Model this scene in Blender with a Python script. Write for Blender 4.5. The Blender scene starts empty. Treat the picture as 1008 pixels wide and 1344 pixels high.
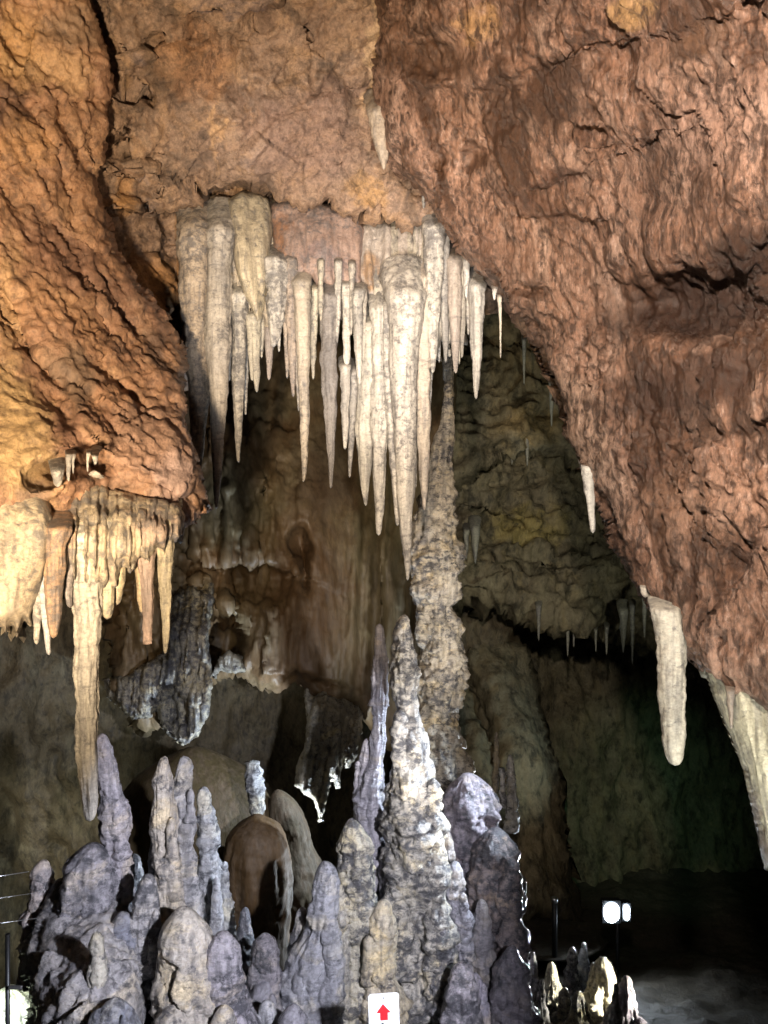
import bpy, math, random
import numpy as np
from mathutils import Vector

S = bpy.context.scene
COL = S.collection
FPX = 1015.0            # focal length in photograph pixels (1008 x 1344)
CX, CY = 504.0, 672.0

# ------------------------------------------------------------------ camera
cam = bpy.data.cameras.new('camera')
cam.sensor_fit = 'VERTICAL'; cam.sensor_height = 24.0
cam.lens = 24.0 * FPX / 1344.0
cam.clip_start = 0.05; cam.clip_end = 200
camo = bpy.data.objects.new('camera', cam); COL.objects.link(camo)
camo.location = (0, 0, 0); camo.rotation_euler = (math.pi / 2, 0, 0)
S.camera = camo

# ------------------------------------------------------------------ world and exposure
W = bpy.data.worlds.new('World'); S.world = W; W.use_nodes = True
bg = W.node_tree.nodes['Background']
bg.inputs[0].default_value = (0.55, 0.6, 0.62, 1); bg.inputs[1].default_value = 0.006
S.view_settings.view_transform = 'Standard'; S.view_settings.look = 'None'
S.view_settings.exposure = 0.6; S.view_settings.gamma = 1
S.render.engine = 'CYCLES'
S.cycles.use_denoising = True
S.cycles.max_bounces = 5; S.cycles.diffuse_bounces = 1; S.cycles.glossy_bounces = 2
S.cycles.sample_clamp_indirect = 4.0


def at(px, py, D):
    return np.array([(px - CX) / FPX * D, D, -(py - CY) / FPX * D])


# ------------------------------------------------------------------ lamps of the show cave
def spot(name, loc, aim, power, color, angle=70, blend=0.6, radius=0.08):
    l = bpy.data.lights.new(name, 'SPOT'); l.energy = power; l.color = color
    l.spot_size = math.radians(angle); l.spot_blend = blend; l.shadow_soft_size = radius
    o = bpy.data.objects.new(name, l); COL.objects.link(o); o.location = loc
    o.rotation_euler = (Vector(aim) - Vector(loc)).to_track_quat('-Z', 'Y').to_euler()
    return o


def point(name, loc, power, color, radius=0.06):
    l = bpy.data.lights.new(name, 'POINT'); l.energy = power; l.color = color; l.shadow_soft_size = radius
    o = bpy.data.objects.new(name, l); COL.objects.link(o); o.location = loc
    return o


WARM = (1.0, 0.77, 0.50); NEUT = (0.99, 0.98, 0.97); COOL = (0.74, 0.86, 1.0)
spot('floodlight_warm', (-0.75, 0.3, -0.5), at(20, 280, 4.2), 1080, WARM, 88, 0.8, 0.10)
spot('floodlight_rock', (0.1, 0.5, 1.1), at(900, 380, 3.6), 780, (1.0, 0.85, 0.70), 76, 0.7, 0.08)
spot('floodlight_curtain', (-0.1, 0.9, -1.2), at(440, 330, 5.7), 660, NEUT, 33, 0.9, 0.07)
spot('floodlight_stalagmites', (1.0, 1.5, -0.7), at(330, 1260, 4.6), 780, (0.87, 0.89, 1.0), 58, 0.6, 0.06)
spot('spotlight_column', (1.3, 3.2, -2.25), at(548, 900, 5.8), 420, (1.0, 0.97, 0.92), 36, 0.7, 0.05)
spot('spotlight_backwall', at(392, 1215, 7.5), at(400, 800, 8.8), 36, (1.0, 0.94, 0.72), 110, 0.9, 0.08)
spot('spotlight_cool_left', at(410, 1195, 7.5), at(340, 900, 7.9), 420, COOL, 110, 0.8, 0.04)
spot('spotlight_far', at(925, 770, 6.2), at(670, 640, 10.6), 105, (1.0, 0.98, 0.78), 85, 0.9, 0.08)
spot('spotlight_rim', at(935, 830, 6.0), at(480, 1080, 5.8), 1000, COOL, 46, 0.8, 0.05)
spot('spotlight_buttress', at(1050, 1180, 7.5), at(680, 980, 10.3), 120, (0.76, 0.96, 1.0), 34, 0.9, 0.06)
spot('spotlight_green', at(1070, 1020, 9.0), at(850, 1060, 13.5), 65, (0.50, 1.0, 0.66), 52, 1.0, 0.06)
spot('spotlight_cool_low', at(345, 1275, 5.5), at(262, 1120, 4.9), 60, COOL, 60, 0.8, 0.03)
spot('spotlight_cluster', at(1060, 1320, 5.9), at(755, 1290, 6.5), 900, (1.0, 0.96, 0.82), 28, 0.7, 0.05)
spot('spotlight_boulder', at(-70, 1400, 4.1), at(0, 1325, 4.85), 160, (0.95, 1.0, 0.88), 60, 0.8, 0.05)
spot('spotlight_tongue', at(1080, 1420, 2.6), at(940, 960, 3.6), 80, (1.0, 0.97, 0.86), 70, 0.9, 0.06)

# ------------------------------------------------------------------ noise in numpy
_rng = np.random.default_rng(7)
_G = _rng.normal(size=(512, 3)).astype(np.float32); _G /= np.linalg.norm(_G, axis=1)[:, None]
_J = _rng.random((512, 3)).astype(np.float32)


def _hash(x, y, z):
    h = (x * 73856093) ^ (y * 19349663) ^ (z * 83492791)
    h = h ^ (h >> 13); h = (h * 1274126177) & 0x7fffffff
    return (h ^ (h >> 16)) & 511


def perlin(P):
    P = np.asarray(P, dtype=np.float64)
    I = np.floor(P).astype(np.int64); F = (P - I).astype(np.float32)
    U = F * F * F * (F * (F * 6 - 15) + 10)
    out = 0
    for dx in (0, 1):
        wx = U[:, 0] if dx else 1 - U[:, 0]
        for dy in (0, 1):
            wy = U[:, 1] if dy else 1 - U[:, 1]
            for dz in (0, 1):
                wz = U[:, 2] if dz else 1 - U[:, 2]
                g = _G[_hash(I[:, 0] + dx, I[:, 1] + dy, I[:, 2] + dz)]
                d = g[:, 0] * (F[:, 0] - dx) + g[:, 1] * (F[:, 1] - dy) + g[:, 2] * (F[:, 2] - dz)
                out = out + wx * wy * wz * d
    return out * 1.5


def fbm(P, f=1.0, octv=4, gain=0.5, lac=2.03, kind='n'):
    P = np.asarray(P) * np.asarray(f); a = 1.0; s = 0; t = 0
    for i in range(octv):
        n = perlin(P + 17.3 * i)
        if kind == 'r': n = 1 - 2 * np.abs(n) * 1.6
        elif kind == 'b': n = 2 * np.abs(n) * 1.6 - 1
        s = s + a * n; t += a; a *= gain; P = P * lac
    return s / t


def worley(P, f=1.0):
    P = np.asarray(P) * np.asarray(f)
    I = np.floor(P).astype(np.int64); F = P - I
    best = np.full(len(P), 9.0); second = np.full(len(P), 9.0)
    for dx in (-1, 0, 1):
        for dy in (-1, 0, 1):
            for dz in (-1, 0, 1):
                j = _J[_hash(I[:, 0] + dx, I[:, 1] + dy, I[:, 2] + dz)]
                d = (dx + j[:, 0] - F[:, 0]) ** 2 + (dy + j[:, 1] - F[:, 1]) ** 2 + (dz + j[:, 2] - F[:, 2]) ** 2
                second = np.where(d < best, best, np.minimum(second, d)); best = np.minimum(best, d)
    return np.sqrt(best), np.sqrt(second)


def facet(P, f=1.0):
    """broken rock: every cell is a tilted plane"""
    P = np.asarray(P) * np.asarray(f); P = P + 0.35 * np.stack([perlin(P * 1.3), perlin(P * 1.3 + 41), perlin(P * 1.3 + 87)], 1)
    I = np.floor(P).astype(np.int64); F = P - I
    best = np.full(len(P), 9.0); val = np.zeros(len(P))
    for dx in (-1, 0, 1):
        for dy in (-1, 0, 1):
            for dz in (-1, 0, 1):
                h = _hash(I[:, 0] + dx, I[:, 1] + dy, I[:, 2] + dz); j = _J[h]
                v = F - np.stack([dx + j[:, 0], dy + j[:, 1], dz + j[:, 2]], 1)
                d = (v * v).sum(1); m = d < best
                best = np.where(m, d, best); val = np.where(m, (v * _G[h]).sum(1) + 0.5 * (j[:, 0] - 0.5), val)
    return val


def n1(x, seed=0.0):
    x = np.asarray(x, dtype=float).ravel()
    return perlin(np.stack([x, np.full_like(x, seed * 3.7 + .31), np.full_like(x, seed * 1.3 + .77)], 1))


# ------------------------------------------------------------------ materials
def nd(nt, typ, **kw):
    n = nt.nodes.new(typ)
    for k, v in kw.items():
        if hasattr(n, k): setattr(n, k, v)
    return n


def ramp(nt, src, stops, out='Fac'):
    r = nt.nodes.new('ShaderNodeValToRGB'); cr = r.color_ramp
    while len(cr.elements) < len(stops): cr.elements.new(0.5)
    for e, (p, c) in zip(cr.elements, stops):
        e.position = p
        e.color = (c, c, c, 1) if not isinstance(c, tuple) else (*c[:3], 1)
    nt.links.new(src, r.inputs[0])
    return r.outputs[0]


def mixc(nt, fac, a, b, mode='MIX'):
    m = nt.nodes.new('ShaderNodeMix'); m.data_type = 'RGBA'; m.blend_type = mode
    for sock, v in ((m.inputs[0], fac), (m.inputs[6], a), (m.inputs[7], b)):
        if hasattr(v, 'is_linked') or hasattr(v, 'links'): nt.links.new(v, sock)
        elif isinstance(v, tuple): sock.default_value = (*v[:3], 1)
        else: sock.default_value = v
    return m.outputs[2]


def coord(nt, scale):
    g = nt.nodes.new('ShaderNodeNewGeometry'); m = nt.nodes.new('ShaderNodeMapping')
    m.inputs['Scale'].default_value = scale
    nt.links.new(g.outputs['Position'], m.inputs['Vector']); return m.outputs[0]


def noise(nt, vec, scale, detail=6, rough=0.6, dist=0.0):
    n = nt.nodes.new('ShaderNodeTexNoise'); n.inputs['Scale'].default_value = scale
    n.inputs['Detail'].default_value = detail; n.inputs['Roughness'].default_value = rough
    n.inputs['Distortion'].default_value = dist
    nt.links.new(vec, n.inputs['Vector']); return n.outputs['Fac']


def rock_material(name, base, second, dark, stain, aniso=(1, 1, 1), fine=26.0, rough=0.62, spec=0.4,
                  bump=0.02, darkamt=0.7, stainamt=0.6, tintobj=False, dk=(0.36, 0.52), blot=None, grain=None, vr=(0.72, 1.25)):
    m = bpy.data.materials.new(name); m.use_nodes = True; nt = m.node_tree
    b = nt.nodes['Principled BSDF']
    v = coord(nt, aniso); vi = coord(nt, (1, 1, 1))
    big = noise(nt, vi, 1.1, 5, 0.6, 0.6)
    mid = noise(nt, v, 4.5, 6, 0.65, 0.5)
    fin = noise(nt, v, fine, 8, 0.72, 0.2)
    c = mixc(nt, ramp(nt, big, [(0.36, 0.0), (0.64, 1.0)]), base, second)
    c = mixc(nt, ramp(nt, mid, [(0.50, 0.0), (0.68, stainamt)]), c, stain)
    if grain: c = mixc(nt, ramp(nt, noise(nt, v, fine * 1.7, 6, 0.75), [(0.54, 0.0), (0.66, grain[1])]), c, grain[0])
    if blot:
        bn = noise(nt, v, blot[2], 7, 0.68, 0.8); c = mixc(nt, ramp(nt, bn, [(blot[3], 0.0), (blot[3] + 0.09, blot[1])]), c, blot[0])
    if tintobj:
        oi = nt.nodes.new('ShaderNodeObjectInfo'); c = mixc(nt, 1.0, c, oi.outputs['Color'], 'MULTIPLY')
    at_ = nt.nodes.new('ShaderNodeAttribute'); at_.attribute_name = 'paint'
    c = mixc(nt, at_.outputs['Alpha'], c, at_.outputs['Color'])
    msk = noise(nt, vi, 3.2 if tintobj else 2.0, 4, 0.6)
    if tintobj:
        ro = nt.nodes.new('ShaderNodeMath'); ro.operation = 'MULTIPLY_ADD'; nt.links.new(oi.outputs['Random'], ro.inputs[0]); ro.inputs[1].default_value = 0.30; nt.links.new(msk, ro.inputs[2]); msk = ro.outputs[0]
    dm = nt.nodes.new('ShaderNodeMath'); dm.operation = 'MULTIPLY_ADD'; nt.links.new(msk, dm.inputs[0]); dm.inputs[1].default_value = 0.45 if tintobj else 0.3
    df = nt.nodes.new('ShaderNodeMath'); df.operation = 'SUBTRACT'; nt.links.new(fin, df.inputs[0]); df.inputs[1].default_value = 0.29 if tintobj else 0.15
    nt.links.new(df.outputs[0], dm.inputs[2])
    c = mixc(nt, ramp(nt, dm.outputs[0], [(dk[0], darkamt), (dk[1], 0.0)]), c, dark)
    if tintobj:      # drip streaks that run down
        stq = noise(nt, coord(nt, (22, 22, 1.6)), 1.0, 4, 0.6)
        c = mixc(nt, ramp(nt, stq, [(0.38, 0.8), (0.53, 0.0)]), c, mixc(nt, 0.65, c, dark))
        gb = noise(nt, coord(nt, (3.5, 3.5, 30)), 1.0, 5, 0.7, 0.4); gm = noise(nt, vi, 2.3, 3, 0.5)
        gf = nt.nodes.new('ShaderNodeMath'); gf.operation = 'MULTIPLY'
        nt.links.new(ramp(nt, gb, [(0.33, 0.5), (0.46, 0.0)]), gf.inputs[0]); nt.links.new(ramp(nt, gm, [(0.42, 0.0), (0.58, 1.0)]), gf.inputs[1])
        c = mixc(nt, gf.outputs[0], c, dark)
    c = mixc(nt, ramp(nt, noise(nt, v, fine * 3.1, 4, 0.7), [(0.35, 0.72), (0.65, 1.22)]), c, c, 'MULTIPLY') if False else c
    sp = noise(nt, v, fine * 2.7, 5, 0.7)
    vv = nt.nodes.new('ShaderNodeHueSaturation'); nt.links.new(c, vv.inputs['Color'])
    mr = nt.nodes.new('ShaderNodeMapRange'); nt.links.new(sp, mr.inputs[0])
    mr.inputs[1].default_value = 0.3; mr.inputs[2].default_value = 0.7; mr.inputs[3].default_value = vr[0]; mr.inputs[4].default_value = vr[1]
    nt.links.new(mr.outputs[0], vv.inputs['Value'])
    nt.links.new(vv.outputs[0], b.inputs['Base Color'])
    rr = nt.nodes.new('ShaderNodeMapRange'); nt.links.new(mid, rr.inputs[0])
    rr.inputs[1].default_value = 0.3; rr.inputs[2].default_value = 0.7; rr.inputs[3].default_value = rough - 0.2; rr.inputs[4].default_value = rough + 0.15
    nt.links.new(rr.outputs[0], b.inputs['Roughness'])
    b.inputs['Specular IOR Level'].default_value = spec
    bp = nt.nodes.new('ShaderNodeBump'); bp.inputs['Strength'].default_value = 0.9; bp.inputs['Distance'].default_value = bump
    ad = nt.nodes.new('ShaderNodeMath'); ad.operation = 'MULTIPLY_ADD'
    nt.links.new(fin, ad.inputs[0]); ad.inputs[1].default_value = 1.0
    ml = nt.nodes.new('ShaderNodeMath'); ml.operation = 'MULTIPLY'; nt.links.new(sp, ml.inputs[0]); ml.inputs[1].default_value = 0.45
    nt.links.new(ml.outputs[0], ad.inputs[2])
    bmk = ramp(nt, noise(nt, vi, 2.7, 4, 0.6), [(0.36, 0.4), (0.62, 1.0)])
    hm = nt.nodes.new('ShaderNodeMath'); hm.operation = 'MULTIPLY'; nt.links.new(ad.outputs[0], hm.inputs[0]); nt.links.new(bmk, hm.inputs[1])
    nt.links.new(hm.outputs[0], bp.inputs['Height']); nt.links.new(bp.outputs[0], b.inputs['Normal'])
    return m


def plain(name, col, rough=0.5, metal=0.0, emit=None, power=0):
    m = bpy.data.materials.new(name); m.use_nodes = True; b = m.node_tree.nodes['Principled BSDF']
    nt = m.node_tree
    n = noise(nt, coord(nt, (1, 1, 1)), 60, 5, 0.6)
    c = mixc(nt, ramp(nt, n, [(0.35, 0.0), (0.7, 0.35)]), col, tuple(x * 0.6 for x in col))
    nt.links.new(c, b.inputs['Base Color'])
    b.inputs['Roughness'].default_value = rough; b.inputs['Metallic'].default_value = metal
    if emit: b.inputs['Emission Color'].default_value = (*emit, 1); b.inputs['Emission Strength'].default_value = power
    return m


M = {}
M['left'] = rock_material('ochre_rock', (0.40, 0.225, 0.125), (0.30, 0.165, 0.11), (0.055, 0.035, 0.03), (0.46, 0.29, 0.17), (1, 1, 0.8), 20, 0.55, 0.4, 0.02, 0.6, 0.5, False, (0.36, 0.52), ((0.12, 0.07, 0.05), 0.7, 2.2, 0.56), ((0.52, 0.36, 0.24), 0.35))
M['ceil'] = rock_material('tan_rock', (0.34, 0.215, 0.135), (0.26, 0.175, 0.13), (0.045, 0.032, 0.028), (0.42, 0.25, 0.12), (1, 1, 1), 18, 0.55, 0.4, 0.025, 0.6, 0.5, False, (0.36, 0.52), ((0.11, 0.075, 0.055), 0.8, 2.8, 0.53), ((0.48, 0.34, 0.24), 0.45), (0.62, 1.3))
M['right'] = rock_material('red_brown_rock', (0.31, 0.180, 0.125), (0.23, 0.120, 0.075), (0.05, 0.024, 0.014), (0.38, 0.265, 0.205), (1, 1, 0.38), 26, 0.45, 0.6, 0.04, 0.95, 0.6, False, (0.40, 0.54), ((0.06, 0.026, 0.012), 0.95, 2.1, 0.50), ((0.56, 0.40, 0.33), 0.65), (0.6, 1.35))
M['back'] = rock_material('olive_rock', (0.15, 0.12, 0.07), (0.09, 0.07, 0.04), (0.02, 0.018, 0.013), (0.20, 0.18, 0.12), (1, 1, 0.5), 12, 0.62, 0.4, 0.03, 0.7, 0.5)
M['brownback'] = rock_material('brown_flowstone', (0.115, 0.07, 0.034), (0.14, 0.11, 0.062), (0.03, 0.02, 0.012), (0.18, 0.14, 0.085), (1, 1, 0.15), 12, 0.55, 0.45, 0.012, 0.35, 0.5)
M['far'] = rock_material('green_rock', (0.20, 0.18, 0.115), (0.14, 0.12, 0.08), (0.02, 0.02, 0.015), (0.26, 0.21, 0.11), (1, 1, 0.55), 7, 0.7, 0.3, 0.05, 0.8, 0.5)
M['stal'] = rock_material('dripstone', (0.56, 0.54, 0.51), (0.44, 0.425, 0.415), (0.11, 0.105, 0.11), (0.62, 0.595, 0.55), (1.0, 1.0, 1.2), 22, 0.5, 0.45, 0.014, 0.75, 0.6, True, (0.37, 0.50))
M['mite'] = rock_material('wet_dripstone', (0.44, 0.43, 0.43), (0.34, 0.33, 0.34), (0.05, 0.05, 0.06), (0.52, 0.47, 0.37), (1, 1, 1.5), 15, 0.36, 0.55, 0.038, 0.9, 0.6, True, (0.38, 0.51), ((0.62, 0.55, 0.42), 0.8, 2.6, 0.54), ((0.58, 0.58, 0.60), 0.4))
M['dome'] = rock_material('smooth_brown_flowstone', (0.46, 0.42, 0.40), (0.38, 0.33, 0.32), (0.10, 0.07, 0.045), (0.52, 0.46, 0.34), (1, 1, 0.35), 11, 0.6, 0.18, 0.02, 0.7, 0.5, True, (0.34, 0.52))
M['floor'] = rock_material('cave_floor', (0.07, 0.06, 0.045), (0.05, 0.045, 0.035), (0.02, 0.02, 0.018), (0.10, 0.085, 0.06), (1, 1, 1), 9, 0.6, 0.4, 0.03, 0.6, 0.4)

# ------------------------------------------------------------------ mesh building
def tag(o, label=None, cat=None, group=None, kind=None):
    if label: o['label'] = label
    if cat: o['category'] = cat
    if group: o['group'] = group
    if kind: o['kind'] = kind
    return o


def mesh_object(name, V, Fq, mat, paint=None, origin=None, smooth=True, parent=None):
    V = np.asarray(V, dtype=np.float32); Fq = np.asarray(Fq, dtype=np.int32)
    o0 = np.zeros(3) if origin is None else np.asarray(origin)
    me = bpy.data.meshes.new(name)
    nv, nf, k = len(V), len(Fq), Fq.shape[1]
    me.vertices.add(nv); me.vertices.foreach_set('co', (V - o0.astype(np.float32)).ravel())
    me.loops.add(nf * k); me.loops.foreach_set('vertex_index', Fq.ravel())
    me.polygons.add(nf); me.polygons.foreach_set('loop_start', np.arange(0, nf * k, k, dtype=np.int32))
    me.polygons.foreach_set('use_smooth', np.full(nf, smooth))
    me.update(calc_edges=True); me.validate()
    if paint is None: paint = np.zeros((nv, 4), dtype=np.float32)
    a = me.attributes.new('paint', 'FLOAT_COLOR', 'POINT'); a.data.foreach_set('color', paint.astype(np.float32).ravel())
    me.materials.append(mat)
    o = bpy.data.objects.new(name, me); COL.objects.link(o)
    o.location = tuple(o0)
    if parent: o.parent = parent
    return o


def vnormals(V, Fq):
    a = V[Fq[:, 2]] - V[Fq[:, 0]]; b = V[Fq[:, 3]] - V[Fq[:, 1]]
    n = np.cross(a, b); N = np.zeros_like(V)
    for k in range(4):
        for c in range(3): N[:, c] += np.bincount(Fq[:, k], n[:, c], len(V))
    return N / (np.linalg.norm(N, axis=1)[:, None] + 1e-12)


def seg_dist(P, poly, closed=True):
    """distance, nearest point, side (+ right of travel when y runs down)"""
    poly = np.asarray(poly, float); n = len(poly)
    best = np.full(len(P), 1e18); near = np.zeros_like(P); side = np.zeros(len(P))
    for i in range(n if closed else n - 1):
        a, b = poly[i], poly[(i + 1) % n]; d = b - a
        t = np.clip(((P - a) @ d) / (d @ d + 1e-12), 0, 1); q = a + t[:, None] * d
        r = P - q; s = (r * r).sum(1); m = s < best
        best = np.where(m, s, best); near[m] = q[m]
        side[m] = (d[0] * r[m, 1] - d[1] * r[m, 0])
    return np.sqrt(best), near, np.sign(side)


def inside(P, poly):
    poly = np.asarray(poly, float); x, y = P[:, 0], P[:, 1]; c = np.zeros(len(P), bool); n = len(poly)
    for i in range(n):
        (x1, y1), (x2, y2) = poly[i], poly[i - 1]
        if y1 == y2: continue
        c ^= ((y1 > y) != (y2 > y)) & (x < (x2 - x1) * (y - y1) / (y2 - y1) + x1)
    return c


def tps(ctrl):
    C = np.asarray(ctrl, float); X = C[:, :2] / 500.0; n = len(C)
    def K(r2): return np.where(r2 > 0, r2 * np.log(r2 + 1e-12), 0)
    A = np.zeros((n + 3, n + 3)); A[:n, :n] = K(((X[:, None] - X[None]) ** 2).sum(2)) + 1e-4 * np.eye(n)
    A[:n, n] = 1; A[:n, n + 1:] = X; A[n, :n] = 1; A[n + 1:, :n] = X.T
    w = np.linalg.solve(A, np.concatenate([C[:, 2], [0, 0, 0]]))
    def ev(P):
        Q = P / 500.0; r = w[n] + Q @ w[n + 1:]
        for i in range(n): r = r + w[i] * K(((Q - X[i]) ** 2).sum(1))
        return r
    return ev


def patch(name, outline, ctrl, mat, step=2.5, roll=40, rolld=0.35, thick=0.8, disp=None, creases=(), pits=(),
          flute=None, paint=(), warp=6.0, edge_noise=3.0, seed=0.0):
    """a body of rock: the outline seen from the viewing platform, its distance from control points, rounded
    edges that turn back, real thickness behind, and displacement along the normals"""
    # roughen the outline
    ol = []
    for (a, b) in zip(outline, list(outline[1:]) + [outline[0]]):
        n = max(1, int(math.hypot(b[0] - a[0], b[1] - a[1]) / 9))
        for i in range(n): ol.append((a[0] + (b[0] - a[0]) * i / n, a[1] + (b[1] - a[1]) * i / n))
    ol = np.array(ol)
    if edge_noise:
        q = np.concatenate([ol / 26.0, np.full((len(ol), 1), seed)], 1)
        ol = ol + edge_noise * 2 * np.stack([fbm(q, 1, 3), fbm(q + 50, 1, 3)], 1)
    x0, y0 = ol.min(0) - step; x1, y1 = ol.max(0) + step
    xs = np.arange(x0, x1 + step, step); ys = np.arange(y0, y1 + step, step); nx, ny = len(xs), len(ys)
    PX, PY = np.meshgrid(xs, ys); P = np.stack([PX.ravel(), PY.ravel()], 1)
    ins = inside(P, ol).reshape(ny, nx)
    cell = ins[:-1, :-1] | ins[1:, :-1] | ins[:-1, 1:] | ins[1:, 1:]
    idx = np.arange(nx * ny).reshape(ny, nx)
    j, i = np.nonzero(cell)
    F = np.stack([idx[j, i], idx[j + 1, i], idx[j + 1, i + 1], idx[j, i + 1]], 1)
    used = np.unique(F); remap = np.full(nx * ny, -1); remap[used] = np.arange(len(used))
    F = remap[F]; P = P[used]; inn = ins.ravel()[used]
    near_i = np.ones(len(P), bool)
    d, near, _ = seg_dist(P, ol[::2] if len(ol) > 240 else ol)
    out = ~inn
    if len(ol) > 240:
        d2, near2, _ = seg_dist(P[out], ol); near[out] = near2
    P[out] = near[out]; d[out] = 0
    D = tps(ctrl)(P)
    wq = np.concatenate([P / 45.0, np.full((len(P), 1), seed + 3.3)], 1)
    PW = P + warp * np.stack([fbm(wq, 1, 3), fbm(wq + 31.7, 1, 3)], 1) * 2
    for cz in creases:
        poly, w, amp = cz[:3]; dd, _, sd = seg_dist(PW, poly, False)
        if len(cz) > 3:      # a lip: sharp on one side, easing out over cz[3] pixels
            s = dd * sd
            D = D + amp * np.where(s > 0, (1 - np.exp(-(s / w) ** 2)) * np.exp(-s / cz[3]), 0)
        else: D = D + amp * np.exp(-(dd / w) ** 2)
    for (cx, cy, rx, ry, amp) in pits:
        e = ((PW[:, 0] - cx) / rx) ** 2 + ((PW[:, 1] - cy) / ry) ** 2
        D = D + amp * np.exp(-e ** 1.5)
    if flute:
        amp, wl, lean = flute[:3]
        u = (PW[:, 0] * 0.5 + P[:, 0] * 0.5 + lean * (P[:, 1] - P[:, 1].mean())) / wl
        a = n1(u, seed + 1) + 0.55 * n1(u * 2.1, seed + 2) + 0.3 * n1(u * 4.7, seed + 5)
        D = D - amp * (1 - 2.2 * np.abs(a))
    rr = np.clip(d / roll, 0, 1)
    D = D + rolld * (1 - np.sqrt(np.clip(1 - (1 - rr) ** 2, 0, 1)))
    V = np.stack([(P[:, 0] - CX) / FPX * D, D, -(P[:, 1] - CY) / FPX * D], 1)
    # thickness: boundary rings run back
    E = np.concatenate([F[:, [0, 1]], F[:, [1, 2]], F[:, [2, 3]], F[:, [3, 0]]])
    key = np.sort(E, 1); _, inv, cnt = np.unique(key, axis=0, return_inverse=True, return_counts=True)
    B = E[cnt[inv.ravel()] == 1]
    bv = np.unique(B); inwd = np.zeros((len(bv), 2))
    cen = np.zeros((len(P), 2)); cc = np.zeros(len(P))
    # inward direction by averaging face centres around each boundary vertex
    fc = P[F].mean(1)
    for k in range(4):
        for c in range(2): cen[:, c] += np.bincount(F[:, k], fc[:, c], len(P))
        cc += np.bincount(F[:, k], minlength=len(P))
    inwd = cen[bv] / cc[bv][:, None] - P[bv]; inwd /= np.linalg.norm(inwd, axis=1)[:, None] + 1e-9
    prev = remap2 = None
    Vs = [V]; Fs = [F]; base = len(V); mp = np.full(len(P), -1); mp[bv] = np.arange(len(bv)); prev_idx = bv.copy()
    Ps = [P]
    for kx, (fr, inn_px) in enumerate(((0.10, 0.05 * roll), (0.35, 0.22 * roll), (1.0, 0.8 * roll))):
        PP = P[bv] + inwd * inn_px; DD = D[bv] + thick * fr
        Vs.append(np.stack([(PP[:, 0] - CX) / FPX * DD, DD, -(PP[:, 1] - CY) / FPX * DD], 1)); Ps.append(PP)
        cur = base + np.arange(len(bv)); a, b = mp[B[:, 0]], mp[B[:, 1]]
        Fs.append(np.stack([prev_idx[b], prev_idx[a], cur[a], cur[b]], 1)); prev_idx = cur; base += len(bv)
    V = np.concatenate(Vs); F = np.concatenate(Fs); P = np.concatenate(Ps)
    if disp is not None:
        N = vnormals(V, F); V = V + N * disp(V, P)[:, None]
    pa = np.zeros((len(V), 4), np.float32)
    if paint:
        wq = np.concatenate([P / 30.0, np.full((len(P), 1), seed + 9.1)], 1)
        PW = P + 16 * np.stack([fbm(wq, 1, 4, 0.65), fbm(wq + 13.1, 1, 4, 0.65)], 1) * 2
        for (cx, cy, rx, ry, rot, col, st) in paint:
            c, s = math.cos(math.radians(rot)), math.sin(math.radians(rot))
            dx, dy = PW[:, 0] - cx, PW[:, 1] - cy
            e = ((dx * c + dy * s) / rx) ** 2 + ((-dx * s + dy * c) / ry) ** 2
            w = st * np.clip(1.35 - e, 0, 1) ** 1.0
            w = np.clip(w, 0, 1); na = w + pa[:, 3] * (1 - w)
            pa[:, :3] = np.where(na[:, None] > 1e-5, (np.array(col)[None] * w[:, None] + pa[:, :3] * (pa[:, 3] * (1 - w))[:, None]) / np.maximum(na, 1e-5)[:, None], 0)
            pa[:, 3] = na
    return mesh_object(name, V, F, M[mat] if isinstance(mat, str) else mat, pa)


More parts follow.
